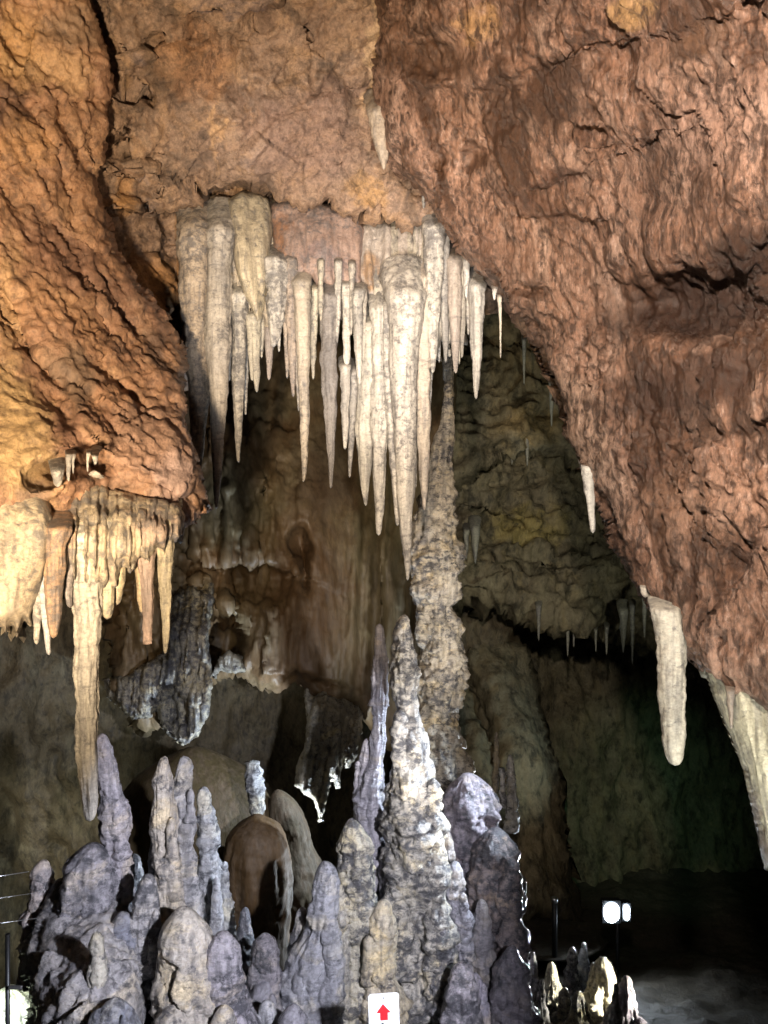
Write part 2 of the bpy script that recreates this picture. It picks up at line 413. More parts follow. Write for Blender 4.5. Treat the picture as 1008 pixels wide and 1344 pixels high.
def drip(name, spine, D, color=(1, 1, 1), mat='stal', lump=0.09, ring=0.05, fine=0.05, flute=0.48, rug=0.0, wob=0.05, depth=1.0, seed=0,
         origin_end=0, Dtip=None, res=2.6, bands=0.0, tipround=True, back=0.0, knob=0.05, thin=0.0, flare=0.0, raw=False):
    """one stalactite or stalagmite: spine = [(px, py, width px), ...] from root to tip"""
    sp = np.array(spine, float); L = np.concatenate([[0], np.cumsum(np.hypot(*np.diff(sp[:, :2], axis=0).T))])
    n = int(np.clip(L[-1] / res, 18, 260)); wmax = sp[:, 2].max()
    m = int(np.clip(wmax * math.pi / res, 12, 90))
    s = np.linspace(0, 1, n) * L[-1]
    # smooth interpolation
    def ip(k):
        y = np.interp(s, L, sp[:, k]); w = max(1, n // 14)
        ypad = np.concatenate([np.full(w, y[0]) - (y[1:w + 1][::-1] - y[0]), y, 2 * y[-1] - y[-w - 1:-1][::-1]])
        return np.convolve(ypad, np.ones(2 * w + 1) / (2 * w + 1), 'valid')
    cx, cy, w = ip(0), ip(1), np.maximum(ip(2), 0.4)
    u_ = s / L[-1]; wm = max(float(np.median(w)), 4.0)
    w = w * (1 - thin * 4 * u_ * (1 - u_)) * (1 + flare * np.exp(-s / (0.6 * sp[0, 2])))
    w = w * (1 + knob * (1.6 * n1(s / wm * 0.75, seed + 21) + 0.9 * n1(s / wm * 1.9, seed + 23)))
    if tipround:
        tl = max(sp[-1, 2], 1.2) * 0.9; e = np.clip((L[-1] - s) / tl, 0, 1)
        w = w * np.sqrt(np.clip(1 - (1 - e) ** 2, 0.0004, 1))
    cx = cx + wob * w * (n1(s / max(wmax, 6) * 0.8, seed + 11) * 2)
    Dd = np.full(n, D) if Dtip is None else np.linspace(D, Dtip, n)
    if back:                     # the root bends back into the rock it grows from
        sb = max(sp[0, 2] * 1.1, 0.12 * L[-1]); e = np.clip(1 - s / sb, 0, 1); Dd = Dd + back * e * e * (3 - 2 * e)
        e = np.clip(s / (0.55 * sp[0, 2]), 0, 1); w = w * (0.35 + 0.65 * np.sqrt(np.clip(1 - (1 - e) ** 2, 0, 1)))
    sc = Dd / FPX; r = w / 2 * sc
    th = np.linspace(0, 2 * math.pi, m, endpoint=False)
    C = np.stack([(cx - CX) * sc, Dd, -(cy - CY) * sc], 1)
    dirs = np.stack([np.cos(th), np.sin(th) * depth, np.zeros(m)], 1)
    rbar = float(np.median(r)); 
    off = seed * 7.13
    base = C[:, None] + r[:, None, None] * dirs[None]
    Q = base.reshape(-1, 3)
    rs = np.repeat(r, m)
    k = 1.0 / max(rbar, 0.008)
    dq = np.zeros(len(Q))
    A = np.stack([np.tile(np.cos(th), n) * 1.6, np.tile(np.sin(th) * 1.6, n), np.repeat(s * sc, m) * k * 0.16], 1) + off
    if flute: dq += flute * (0.6 * fbm(A, 1.0, 3) + 0.25 * fbm(A + 5.5, 1.5, 2, kind='b'))
    if ring:
        z = np.repeat(s * sc, m) * k + 0.5 * fbm(A, 1.2, 2)
        dq += ring * (n1(z * 0.9, seed) + 0.5 * n1(z * 2.7, seed + 3))
    if bands:
        z = (np.repeat(s * sc, m) * k * 0.62 + 0.35 * fbm(A + 9, 1.1, 2)); zf = z - np.floor(z)
        dq += bands * (np.sqrt(np.clip(1 - (2 * zf - 1) ** 2, 0, 1)) - 0.6)
    if lump:
        d1, d2 = worley(Q + off, 0.95 * k); dq += lump * (0.75 - d1) * 1.4
        dq += lump * 0.8 * fbm(Q + off, 2.4 * k, 3)
    if rug: dq += rug * facet(Q + off, np.array((0.9, 0.9, 0.75)) * k) + 0.5 * rug * facet(Q + off, 2.1 * k)
    if tipround: dq *= np.repeat(0.3 + 0.7 * np.clip((L[-1] - s) / (1.6 * max(sp[-1, 2], 3.0)), 0, 1), m)
    if fine: dq += fine * fbm(Q + off, 5.5 * k, 3)
    V = (C[:, None] + (r[:, None] * (1 + dq.reshape(n, m)))[..., None] * dirs[None]).reshape(-1, 3)
    G = V.reshape(n, m, 3)                                       # close both ends with a collapsed ring
    G = np.concatenate([G[:1] * 0.04 + G[:1].mean(1, keepdims=True) * 0.96, G, G[-1:] * 0.04 + G[-1:].mean(1, keepdims=True) * 0.96]); n += 2
    V = G.reshape(-1, 3)
    ii, jj = np.meshgrid(np.arange(n - 1), np.arange(m), indexing='ij'); j2 = (jj + 1) % m
    F = np.stack([ii * m + jj, ii * m + j2, (ii + 1) * m + j2, (ii + 1) * m + jj], -1).reshape(-1, 4)
    if cy[-1] > cy[0]: F = F[:, ::-1]
    if raw: return V, F, C[0]
    o = mesh_object(name, V, F, M[mat], None, C[0])
    o.color = (*color, 1)
    return o
# ------------------------------------------------------------------ the setting
def d_rock(V, P, a=1.0, an=(1, 1, 0.7)):
    an = np.array(an)
    h = 0.09 * fbm(V, an * 1.6, 3) + 0.045 * fbm(V, an * 5.0, 3, kind='r') + 0.07 * facet(V, an * 3.0) + 0.03 * facet(V, an * 8.0) + 0.03 * fbm(V, an * 15, 3)
    return a * h


def d_ceil(V, P):
    an = np.array((1, 1, 0.8)); R = np.stack([V[:, 0] - 0.5 * V[:, 2], V[:, 1], V[:, 2]], 1)
    return 0.12 * fbm(V, an * 1.3, 3) + 0.13 * facet(V, an * 1.5) + 0.03 * facet(R, an * 4.2) + 0.05 * fbm(R, an * 3.5, 3, kind='r') + 0.008 * facet(R, an * 11) + 0.022 * fbm(V, 16, 3)


def d_far(V, P, a=1.0):
    return a * (0.28 * fbm(V, (0.8, 0.8, 0.5), 3) + 0.14 * fbm(V, (2.2, 2.2, 0.8), 3, kind='r') + 0.05 * fbm(V, (7, 7, 3), 3))


def d_left(V, P):
    # folds that run down to the right, over broken facets
    R = np.stack([V[:, 0] * 0.8 + V[:, 2] * 0.6, V[:, 1], (-V[:, 0] * 0.6 + V[:, 2] * 0.8) * 0.4], 1)
    h = 0.10 * fbm(R, 1.3, 2) + 0.028 * fbm(R, 3.6, 3, kind='r') + 0.03 * facet(R, 3.2) + 0.014 * facet(R, 9) + 0.034 * fbm(V, 14, 3) + 0.016 * fbm(V, 40, 2)
    smooth = np.clip((P[:, 0] - 20) / 60, 0, 1) * 0.7 + 0.3      # the flowstone at the far left is smooth
    low = np.clip((P[:, 1] - 430) / 120, 0, 1)
    return h * (1 - low * (1 - smooth))


def d_right(V, P):
    an = np.array((1, 1, 0.55))
    R = np.stack([V[:, 0] + 0.45 * V[:, 2], V[:, 1], V[:, 2] * 0.5], 1)
    h = 0.13 * fbm(V, an * 1.7, 3) + 0.032 * fbm(V, an * 5, 3, kind='b') + 0.028 * facet(R, 2.4) + 0.014 * fbm(R, 12, 3, 0.65)
    d1, d2 = worley(R, 24.0)
    k = np.clip(0.5 + 1.6 * fbm(V + 3.1, 1.9, 3), 0.35, 1.2)
    return h + k * (0.035 * fbm(R, 12, 3, 0.65) + 0.042 * (0.6 - d1) + 0.018 * fbm(R, 50, 2))


sr = lambda *a, **k: tag(patch(*a, **k), kind='structure')

ROCK_R = [(505, -260), (503, -60), (502, 60), (497, 130), (495, 190), (525, 225), (560, 252), (575, 290), (598, 330), (650, 385), (690, 440),
          (720, 500), (752, 580), (780, 640), (800, 690), (822, 740), (850, 785), (878, 830), (905, 868), (940, 892), (980, 915), (1030, 940),
          (1200, 1000), (1400, 1010), (1400, -260)]
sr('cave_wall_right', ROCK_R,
   [(500, -200, 4.3), (500, 150, 4.9), (600, 330, 4.9), (700, 460, 4.6), (790, 680, 4.2), (900, 860, 3.7), (1000, 930, 3.3), (700, 150, 4.0),
    (850, 380, 3.7), (930, 600, 3.4), (1000, 200, 2.9), (1008, 450, 3.05), (1008, 700, 3.1), (1380, 0, 2.2), (1380, 600, 2.3), (1380, 1000, 2.6), (800, -220, 3.1), (1380, -250, 2.0)],
   'right', 2.6, 30, 0.35, 1.6, d_right,
   creases=[([(500, 90), (560, 110), (620, 100), (720, 75)], 18, 0.12, 34), ([(800, 60), (850, 45), (960, 10)], 12, 0.08, 30),
            ([(610, 190), (640, 230), (690, 270), (760, 285)], 9, 0.10, 18), ([(700, 238), (760, 225), (830, 200)], 9, 0.10, 20),
            ([(640, 400), (700, 385), (820, 345), (930, 330), (1010, 300), (1200, 280)], 34, 0.22, 70), ([(840, 470), (880, 520), (960, 560), (1010, 545)], 18, 0.08, 36),
            ([(995, 690), (975, 740), (950, 790)], 8, 0.12, 18)],
   pits=[(560, 70, 40, 26, 0.12), (770, 178, 14, 10, 0.08), (620, 200, 12, 22, 0.07), (575, 205, 16, 12, 0.07), (930, 400, 90, 45, 0.20), (690, 380, 26, 9, 0.08)],
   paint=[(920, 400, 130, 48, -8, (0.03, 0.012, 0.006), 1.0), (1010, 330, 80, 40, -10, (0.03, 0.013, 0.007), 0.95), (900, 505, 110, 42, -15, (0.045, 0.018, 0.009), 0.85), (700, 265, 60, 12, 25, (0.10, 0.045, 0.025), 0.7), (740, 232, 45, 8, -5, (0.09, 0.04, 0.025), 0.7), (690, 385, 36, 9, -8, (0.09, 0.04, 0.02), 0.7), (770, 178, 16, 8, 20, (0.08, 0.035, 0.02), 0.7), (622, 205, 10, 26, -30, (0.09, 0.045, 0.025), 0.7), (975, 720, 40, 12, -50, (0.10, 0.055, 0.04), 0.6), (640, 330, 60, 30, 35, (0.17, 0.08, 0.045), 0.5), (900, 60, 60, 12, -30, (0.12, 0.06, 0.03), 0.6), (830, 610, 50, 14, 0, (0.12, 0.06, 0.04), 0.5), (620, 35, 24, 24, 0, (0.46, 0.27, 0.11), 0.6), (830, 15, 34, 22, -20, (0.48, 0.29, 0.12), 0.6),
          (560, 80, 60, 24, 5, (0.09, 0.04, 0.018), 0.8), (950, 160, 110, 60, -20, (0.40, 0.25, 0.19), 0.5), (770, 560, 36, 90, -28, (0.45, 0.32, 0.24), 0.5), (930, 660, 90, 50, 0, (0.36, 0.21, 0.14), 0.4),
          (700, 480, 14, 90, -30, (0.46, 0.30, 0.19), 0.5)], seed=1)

sr('cave_ceiling', [(40, -260), (560, -260), (640, -100), (660, 200), (640, 400), (560, 380), (470, 420), (380, 400), (330, 440), (240, 490), (170, 480), (40, 480)],
   [(40, -250, 4.0), (300, -250, 3.9), (600, -250, 4.2), (150, 100, 4.75), (300, 100, 4.95), (500, 100, 5.3), (300, 225, 5.30), (170, 300, 5.2), (205, 440, 5.6), (190, 380, 5.4), (246, 340, 6.0), (262, 420, 6.2), (400, 250, 5.45), (520, 240, 5.55), (580, 290, 5.6), (640, 400, 6.3), (400, 330, 5.9), (400, 400, 6.3)],
   'ceil', 2.5, 20, 0.3, 1.2, d_ceil,
   creases=[([(228, 262), (245, 258), (262, 248), (280, 250), (300, 236), (330, 228), (356, 242), (372, 256), (420, 260), (480, 282), (560, 285)], 4, 0.60, 60), ([(150, 232), (200, 236), (232, 262)], 7, 0.14, 22),
            ([(155, 330), (190, 325), (232, 312)], 5, 0.12, 14), ([(200, 282), (232, 280)], 4, 0.07, 8), ([(120, 10), (150, 100), (200, 130)], 7, 0.10),
            ([(445, 215), (470, 250), (500, 275)], 4, 0.10), ([(505, 225), (535, 250), (560, 262)], 4, 0.12), ([(170, 185), (195, 200), (220, 220)], 6, 0.12, 14), ([(400, 60), (412, 110), (470, 100)], 8, 0.09, 24), ([(300, 20), (340, 18), (360, 0)], 8, 0.12, 24), ([(180, 90), (215, 60), (260, 45)], 7, 0.07)],
   pits=[(200, 200, 18, 12, 0.08)],
   paint=[(215, 105, 40, 16, 40, (0.13, 0.085, 0.06), 0.6), (330, 130, 60, 18, 30, (0.16, 0.10, 0.075), 0.55), (440, 120, 40, 26, -20, (0.15, 0.09, 0.07), 0.6), (250, 210, 40, 10, 10, (0.10, 0.07, 0.055), 0.6), (180, 40, 30, 20, 50, (0.15, 0.09, 0.055), 0.6), (420, 30, 30, 40, 0, (0.18, 0.11, 0.075), 0.5), (330, 190, 50, 12, 15, (0.36, 0.25, 0.18), 0.5), (190, 380, 45, 45, 10, (0.42, 0.21, 0.075), 0.7), (160, 270, 14, 30, 10, (0.42, 0.22, 0.08), 0.7), (285, 170, 7, 50, 0, (0.52, 0.32, 0.17), 0.7), (345, 20, 28, 14, 0, (0.10, 0.06, 0.045), 0.6), (260, 80, 50, 50, 0, (0.42, 0.21, 0.10), 0.5), (480, 250, 30, 18, 35, (0.45, 0.26, 0.10), 0.6), (490, 60, 12, 90, 3, (0.52, 0.36, 0.22), 0.7), (400, 180, 80, 60, 0, (0.27, 0.17, 0.14), 0.5), (200, 210, 30, 14, 20, (0.12, 0.085, 0.06), 0.5)], seed=2)

sr('cave_wall_left', [(-420, -260), (116, -260), (120, 0), (138, 50), (152, 100), (152, 140), (142, 180), (140, 215), (128, 228), (138, 275), (150, 330), (190, 392), (225, 440), (243, 480), (238, 530), (250, 590), (268, 650), (270, 670),
                      (240, 686), (222, 700), (200, 722), (180, 735), (160, 720), (120, 700), (70, 715), (0, 720), (-420, 760)],
   [(-400, -250, 3.1), (100, -250, 3.9), (0, 0, 4.05), (140, 100, 4.5), (60, 200, 4.2), (138, 250, 4.65), (0, 300, 4.0), (100, 400, 4.2), (190, 410, 4.7), (240, 500, 4.55), (150, 540, 4.0), (60, 500, 3.85), (0, 560, 3.45), (90, 590, 3.45), (200, 620, 3.8), (265, 660, 4.2), (90, 660, 3.5), (120, 700, 3.85), (190, 715, 3.9), (0, 720, 3.3), (-400, 300, 3.0), (-400, 760, 2.7)],
   'left', 2.5, 16, 0.14, 1.4, d_left,
   creases=[([(-20, 118), (30, 124), (72, 132), (110, 122), (150, 128)], 5, 0.10, 16), ([(72, 132), (95, 190), (125, 240)], 7, 0.07), ([(35, 140), (60, 190), (85, 250)], 8, 0.05), ([(-20, 190), (40, 230), (90, 300), (140, 325)], 9, 0.10, 30), ([(50, 10), (45, 60), (35, 85)], 10, 0.06, 24),
            ([(0, 380), (40, 450), (90, 560)], 14, 0.08), ([(45, 455), (90, 490), (115, 565)], 10, 0.12, 26), ([(125, 480), (190, 540)], 9, 0.07), ([(100, 340), (140, 440)], 8, 0.07), ([(175, 545), (205, 560)], 9, 0.06), ([(160, 610), (200, 620), (240, 640)], 9, 0.10, 30), ([(30, 205), (60, 195)], 5, 0.05, 10)],
   pits=[(100, 612, 42, 15, 0.38), (60, 625, 22, 12, 0.16), (150, 640, 40, 22, 0.10)],
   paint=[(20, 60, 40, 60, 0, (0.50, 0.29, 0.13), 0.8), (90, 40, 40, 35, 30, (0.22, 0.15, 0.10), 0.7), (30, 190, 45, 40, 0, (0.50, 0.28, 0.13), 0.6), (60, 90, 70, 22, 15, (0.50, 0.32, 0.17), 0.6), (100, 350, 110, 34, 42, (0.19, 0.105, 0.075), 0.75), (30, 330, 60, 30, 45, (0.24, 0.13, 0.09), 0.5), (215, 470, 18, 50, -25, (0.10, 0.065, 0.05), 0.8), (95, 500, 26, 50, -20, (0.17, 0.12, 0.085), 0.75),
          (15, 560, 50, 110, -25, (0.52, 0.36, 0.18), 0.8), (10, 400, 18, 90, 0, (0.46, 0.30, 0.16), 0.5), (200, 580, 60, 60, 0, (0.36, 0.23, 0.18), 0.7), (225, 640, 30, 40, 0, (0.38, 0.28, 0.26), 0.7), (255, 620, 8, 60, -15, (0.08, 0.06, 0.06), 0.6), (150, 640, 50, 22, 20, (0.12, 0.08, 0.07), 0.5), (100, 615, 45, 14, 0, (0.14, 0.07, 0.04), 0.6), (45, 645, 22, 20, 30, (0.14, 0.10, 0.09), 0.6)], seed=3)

# far walls and floor
sr('cave_wall_back', [(-500, 300), (700, 300), (700, 700), (640, 1000), (640, 1500), (-500, 1500)],
   [(-500, 300, 7.6), (0, 700, 9.2), (300, 700, 10.6), (600, 500, 11.2), (600, 1100, 11.0), (300, 1200, 9.6), (0, 1200, 8.0), (-500, 1200, 6.4)],
   'back', 5.0, 30, 0.4, 0.6, lambda V, P: d_far(V, P, 1.0), seed=4)
sr('cave_wall_far', [(480, 240), (1500, 240), (1500, 1600), (480, 1600)],
   [(500, 300, 12.6), (800, 700, 13.5), (700, 1000, 13.6), (1000, 900, 14.5), (1400, 700, 10), (1400, 1300, 9.5), (900, 1300, 13.8), (600, 1300, 12.5)],
   'far', 5.0, 30, 0.4, 0.6, lambda V, P: d_far(V, P, 1.3), seed=5)


def d_ledge(V, P):
    h = 0.30 * fbm(V, (1.0, 1.0, 1.5), 3) + 0.16 * fbm(V, (2.6, 2.6, 4), 3, kind='r') + 0.06 * fbm(V, (9, 9, 5), 3)
    return h


sr('cave_wall_overhang', [(560, 300), (900, 300), (960, 700), (900, 840), (860, 852), (800, 838), (750, 832), (700, 822), (660, 800), (625, 790), (585, 800), (560, 760)],
   [(570, 320, 10.4), (680, 430, 10.9), (640, 470, 11.0), (700, 560, 10.5), (620, 620, 10.2), (700, 640, 11.0), (700, 750, 10.3), (800, 640, 11.2), (850, 820, 10.4), (620, 780, 10.0), (900, 500, 11.5)],
   'far', 3.6, 26, 0.8, 1.4, d_ledge,
   creases=[([(560, 445), (640, 436), (700, 440), (900, 430)], 7, 0.7, 22), ([(580, 640), (640, 600), (700, 585), (760, 592), (860, 590)], 8, 0.8, 34), ([(640, 672), (700, 690), (770, 700)], 6, 0.35, 20), ([(560, 770), (640, 720), (720, 745)], 8, 0.4, 26)],
   paint=[(690, 690, 50, 22, 10, (0.30, 0.24, 0.07), 0.6), (700, 560, 50, 22, 0, (0.24, 0.17, 0.07), 0.6)], seed=6)
sr('cave_wall_buttress', [(585, 840), (640, 830), (690, 850), (705, 920), (728, 1000), (745, 1080), (755, 1150), (762, 1215), (640, 1240), (560, 1240), (560, 860)],
   [(590, 850, 11.2), (690, 860, 11.0), (650, 1000, 10.2), (740, 1100, 10.2), (640, 1150, 9.7), (740, 1200, 9.8), (570, 1200, 9.7)],
   'far', 3.6, 40, 1.0, 1.2, lambda V, P: d_far(V, P, 0.7), creases=[([(600, 850), (640, 960), (655, 1020)], 9, 0.4)], paint=[(690, 1080, 50, 110, -15, (0.29, 0.23, 0.13), 0.6)], seed=7)
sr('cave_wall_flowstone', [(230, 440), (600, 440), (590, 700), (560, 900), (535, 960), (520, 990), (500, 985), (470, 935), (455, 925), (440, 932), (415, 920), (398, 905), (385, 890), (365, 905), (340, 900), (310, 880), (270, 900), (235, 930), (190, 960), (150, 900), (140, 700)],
   [(240, 450, 9.3), (350, 480, 9.9), (560, 450, 10.2), (300, 620, 8.7), (420, 650, 8.9), (520, 700, 9.0), (440, 900, 8.4), (540, 950, 8.9), (300, 870, 8.4), (170, 800, 8.2), (160, 920, 8.1)],
   'brownback', 3.0, 20, 0.5, 0.9, lambda V, P: d_rock(V, P, 1.0, (1, 1, 0.3)) * np.clip(1.6 - (P[:, 0] - 250) / 130.0, 0.28, 1.5),
   flute=(0.10, 46, 0.05), pits=[(292, 845, 26, 34, 1.1), (395, 715, 12, 20, 0.4), (398, 750, 5, 26, 0.3), (330, 770, 40, 26, 0.25)],
   creases=[([(230, 720), (290, 740), (345, 735), (370, 745)], 7, 0.35, 24), ([(300, 900), (400, 880), (430, 890)], 6, 0.3, 22)],
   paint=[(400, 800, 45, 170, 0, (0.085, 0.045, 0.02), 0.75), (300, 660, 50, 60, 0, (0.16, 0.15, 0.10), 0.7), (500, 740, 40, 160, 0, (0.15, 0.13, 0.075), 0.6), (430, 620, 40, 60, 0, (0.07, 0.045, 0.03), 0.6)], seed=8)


def floor_mesh():
    xs = np.linspace(-9, 9, 200); ys = np.linspace(0.4, 18, 200); X, Y = np.meshgrid(xs, ys)
    z = np.interp(Y, [0, 2, 3.4, 6, 9, 11, 14, 18], [-1.7, -1.9, -2.9, -4.4, -5.35, -6.2, -6.6, -6.4])
    V = np.stack([X.ravel(), Y.ravel(), z.ravel()], 1)
    V[:, 2] += 0.25 * fbm(V, 0.9, 4) + 0.08 * fbm(V, 4, 3)
    i = np.arange(200 * 200).reshape(200, 200)
    F = np.stack([i[:-1, :-1].ravel(), i[:-1, 1:].ravel(), i[1:, 1:].ravel(), i[1:, :-1].ravel()], 1)
    return mesh_object('cave_floor', V, F, M['floor'])


tag(floor_mesh(), kind='structure')

# ------------------------------------------------------------------ flowstone curtains
def d_soft(V, P, a=1.0):
    return a * (0.022 * fbm(V, (7, 7, 2.5), 3) + 0.007 * fbm(V, (26, 26, 12), 3))


def curtain(name, label, outline, ctrl, color, mat='stal', **k):
    kw = dict(step=2.1, roll=12, rolld=0.12, thick=0.35, disp=d_soft, edge_noise=1.0, warp=3)
    kw.update(k)
    o = patch(name, outline, ctrl, mat, **kw); o.color = (*color, 1)
    return tag(o, label, 'flowstone')


def hang(label, spine, D, color=(1, 1, 1), name='stalactite', group=None, cat=None, **k):
    hang.n += 1
    k.setdefault('seed', hang.n)
    if name == 'stalactite':
        k.setdefault('back', 0.3); k.setdefault('thin', 0.12); k.setdefault('flare', 0.45)
    if name == 'stalactite' and D > 5:      # the central row is greyer than the rest
        g_ = 0.3 * color[0] + 0.6 * color[1] + 0.1 * color[2]; color = tuple(0.6 * x + 0.4 * g_ for x in color)
    o = drip(name, spine, D, color, **k)
    return tag(o, label, cat or name, group)


hang.n = 0
CREAM = (1.0, 0.96, 0.88); PINK = (0.86, 0.70, 0.62); TAN = (0.92, 0.74, 0.50); GREY = (0.50, 0.47, 0.46); WHITE = (1.12, 1.1, 1.08); YEL = (1.0, 0.91, 0.68); ORA = (0.90, 0.58, 0.32); LILAC = (0.86, 0.82, 0.90)

curtain('flowstone_curtain', 'smooth tan flowstone curtain hanging at the left edge of the cave wall',
        [(-420, 580), (40, 596), (62, 640), (72, 700), (58, 760), (44, 800), (40, 822), (32, 812), (22, 836), (16, 818), (8, 832), (0, 822), (-20, 835), (-420, 850)],
        [(-400, 600, 2.2), (0, 585, 3.62), (50, 600, 3.7), (0, 640, 3.36), (60, 660, 3.36), (0, 820, 3.2), (60, 760, 3.3), (-400, 840, 2.6)], (1.05, 0.90, 0.68), flute=(0.010, 60, 0.12), step=2.0, roll=18)
curtain('flowstone_curtain', 'broad pale pointed flowstone drape between the left stalactites',
        [(300, 262), (318, 250), (340, 252), (354, 262), (357, 300), (353, 360), (348, 400), (344, 420), (336, 424), (326, 400), (312, 360), (304, 320)],
        [(300, 260, 5.62), (355, 260, 5.75), (325, 320, 5.5), (338, 420, 5.55)], (1.0, 0.88, 0.66), flute=(0.035, 20, -0.12))
curtain('flowstone_curtain', 'pinkish brown fluted flowstone block with a fringed lower lip',
        [(356, 268), (382, 262), (400, 264), (440, 270), (472, 280), (480, 300), (478, 372), (468, 386), (460, 372), (452, 376), (444, 368), (436, 380), (426, 370), (418, 376), (408, 364), (398, 362), (384, 372), (372, 362), (360, 340)],
        [(360, 270, 5.75), (478, 280, 5.8), (420, 320, 5.6), (400, 365, 5.6), (475, 375, 5.7)], (0.66, 0.48, 0.42), flute=(0.02, 22, 0.0),
        paint=[(365, 310, 12, 40, -10, (0.30, 0.15, 0.08), 0.8), (425, 335, 35, 16, 25, (0.20, 0.15, 0.16), 0.5)], disp=lambda V, P: d_soft(V, P, 1.8))
curtain('flowstone_curtain', 'bluish white topped flowstone block above the longest stalactite',
        [(470, 292), (492, 286), (520, 292), (556, 290), (566, 300), (564, 360), (556, 400), (520, 410), (498, 392), (480, 392), (470, 360)],
        [(475, 290, 5.85), (560, 290, 5.9), (520, 340, 5.68), (480, 390, 5.7), (550, 395, 5.7)], (0.92, 0.84, 0.80), flute=(0.05, 22, 0.0),
        paint=[(488, 360, 16, 24, 0, (0.34, 0.20, 0.10), 0.8), (535, 345, 16, 22, 20, (0.09, 0.08, 0.09), 0.7)], disp=lambda V, P: d_soft(V, P, 1.8))

curtain('flowstone_curtain', 'ribbed cream and tan flowstone joining the tops of the left central stalactites',
        [(234, 264), (262, 256), (300, 258), (360, 262), (374, 320), (378, 400), (370, 432), (362, 420), (354, 446), (344, 420), (334, 440), (324, 425), (314, 458), (304, 430), (290, 446), (276, 440), (266, 470), (250, 450), (240, 460)],
        [(236, 264, 5.85), (360, 264, 5.9), (300, 330, 5.66), (250, 440, 5.7), (360, 420, 5.72)], (0.86, 0.74, 0.58), flute=(0.07, 17, 0.0), paint=[(240, 420, 16, 50, 0, (0.36, 0.19, 0.08), 0.7)], disp=lambda V, P: d_soft(V, P, 1.6))
curtain('flowstone_curtain', 'ribbed grey cream flowstone joining the tops of the right central stalactites',
        [(484, 296), (520, 288), (560, 288), (600, 318), (630, 344), (634, 380), (622, 420), (612, 404), (606, 452), (598, 430), (590, 468), (580, 440), (572, 472), (562, 440), (550, 450), (536, 430), (520, 452), (506, 425), (494, 440), (484, 410)],
        [(486, 296, 5.9), (560, 290, 5.9), (630, 345, 5.75), (540, 360, 5.66), (600, 430, 5.6), (500, 430, 5.68)], (0.84, 0.79, 0.70), flute=(0.07, 14, 0.0), disp=lambda V, P: d_soft(V, P, 1.6))

curtain('flowstone_curtain', 'fused cream columns of flowstone around the root of the longest left stalactite',
        [(62, 650), (84, 640), (112, 630), (150, 640), (190, 655), (232, 655), (244, 676), (238, 704), (226, 716), (218, 742), (206, 722), (196, 746), (184, 730), (170, 752), (162, 738), (154, 772), (140, 780), (128, 770), (112, 790), (98, 770), (86, 786), (76, 764), (62, 776), (58, 700)],
        [(64, 648, 3.72), (112, 630, 3.72), (150, 645, 3.75), (232, 655, 3.95), (90, 700, 3.44), (150, 700, 3.5), (215, 690, 3.68), (70, 770, 3.46), (140, 775, 3.55), (220, 740, 3.75)], (0.98, 0.84, 0.64), flute=(0.06, 19, 0.0), step=2.0, roll=14,
        paint=[(205, 690, 34, 30, 0, (0.36, 0.25, 0.21), 0.7), (85, 690, 14, 50, 0, (0.40, 0.24, 0.15), 0.6), (135, 660, 26, 14, 10, (0.10, 0.08, 0.075), 0.6), (105, 665, 26, 9, 0, (0.13, 0.11, 0.10), 0.6)], disp=lambda V, P: d_soft(V, P, 1.5))
# ------------------------------------------------------------------ stalactites on the left
hang('longest cream stalactite with dark rings hanging at the far left', [(110, 640, 62), (112, 690, 54), (113, 735, 44), (114, 780, 37), (115, 880, 34), (115, 980, 28), (116, 1050, 21), (118, 1078, 13)], 3.5, CREAM, ring=0.07, fine=0.06, lump=0.12, back=0.35)
hang('reddish tan tapering stalactite left of the longest one', [(78, 660, 34), (74, 720, 27), (71, 780, 22), (70, 825, 14), (70, 838, 8)], 3.32, (0.88, 0.60, 0.40), ring=0.06)
hang('thin bluish white stalactite beside the tan curtain', [(52, 680, 18), (58, 790, 11), (63, 845, 8), (64, 860, 4)], 3.36, (1.05, 1.08, 1.15), lump=0.15)
hang('short white stalactite at the right edge of the tan curtain', [(50, 690, 22), (49, 800, 12), (48, 836, 8), (48, 846, 4)], 3.36, CREAM)
hang('cream stalactite with rounded tip right of the longest one', [(146, 650, 34), (143, 720, 22), (141, 780, 17), (141, 806, 13), (141, 813, 9)], 3.55, YEL, ring=0.05)
hang('small frosted white drip between two reddish stalactites', [(88, 720, 20), (88, 770, 14), (92, 798, 6)], 3.42, (0.98, 0.88, 0.86), lump=0.2)
hang('yellow spiky drip above the dark gap', [(160, 670, 30), (166, 715, 18), (172, 738, 9), (174, 748, 3)], 3.6, YEL, lump=0.12)
hang('short wide cream drip with ragged end', [(156, 700, 22), (156, 760, 18), (154, 785, 12), (152, 795, 6)], 3.62, (1.0, 0.88, 0.62), lump=0.12)
hang('pink broken off stalactite with blunt end', [(190, 690, 40), (193, 740, 20), (194, 800, 15), (194, 832, 12), (194, 845, 11)], 3.7, (0.84, 0.64, 0.56), tipround=False, ring=0.05)
hang('slender tan stalactite behind the pink broken one', [(182, 715, 16), (184, 770, 12), (186, 805, 5)], 3.8, TAN)
hang('long cream stalactite at the end of the left wall', [(217, 650, 36), (216, 720, 24), (217, 780, 18), (218, 830, 10), (217, 858, 4)], 3.75, (1.0, 0.9, 0.66), ring=0.05)
hang('pale bluish stub under the left wall corner', [(236, 668, 18), (236, 695, 12), (237, 714, 5)], 4.1, (1.0, 1.05, 1.12))
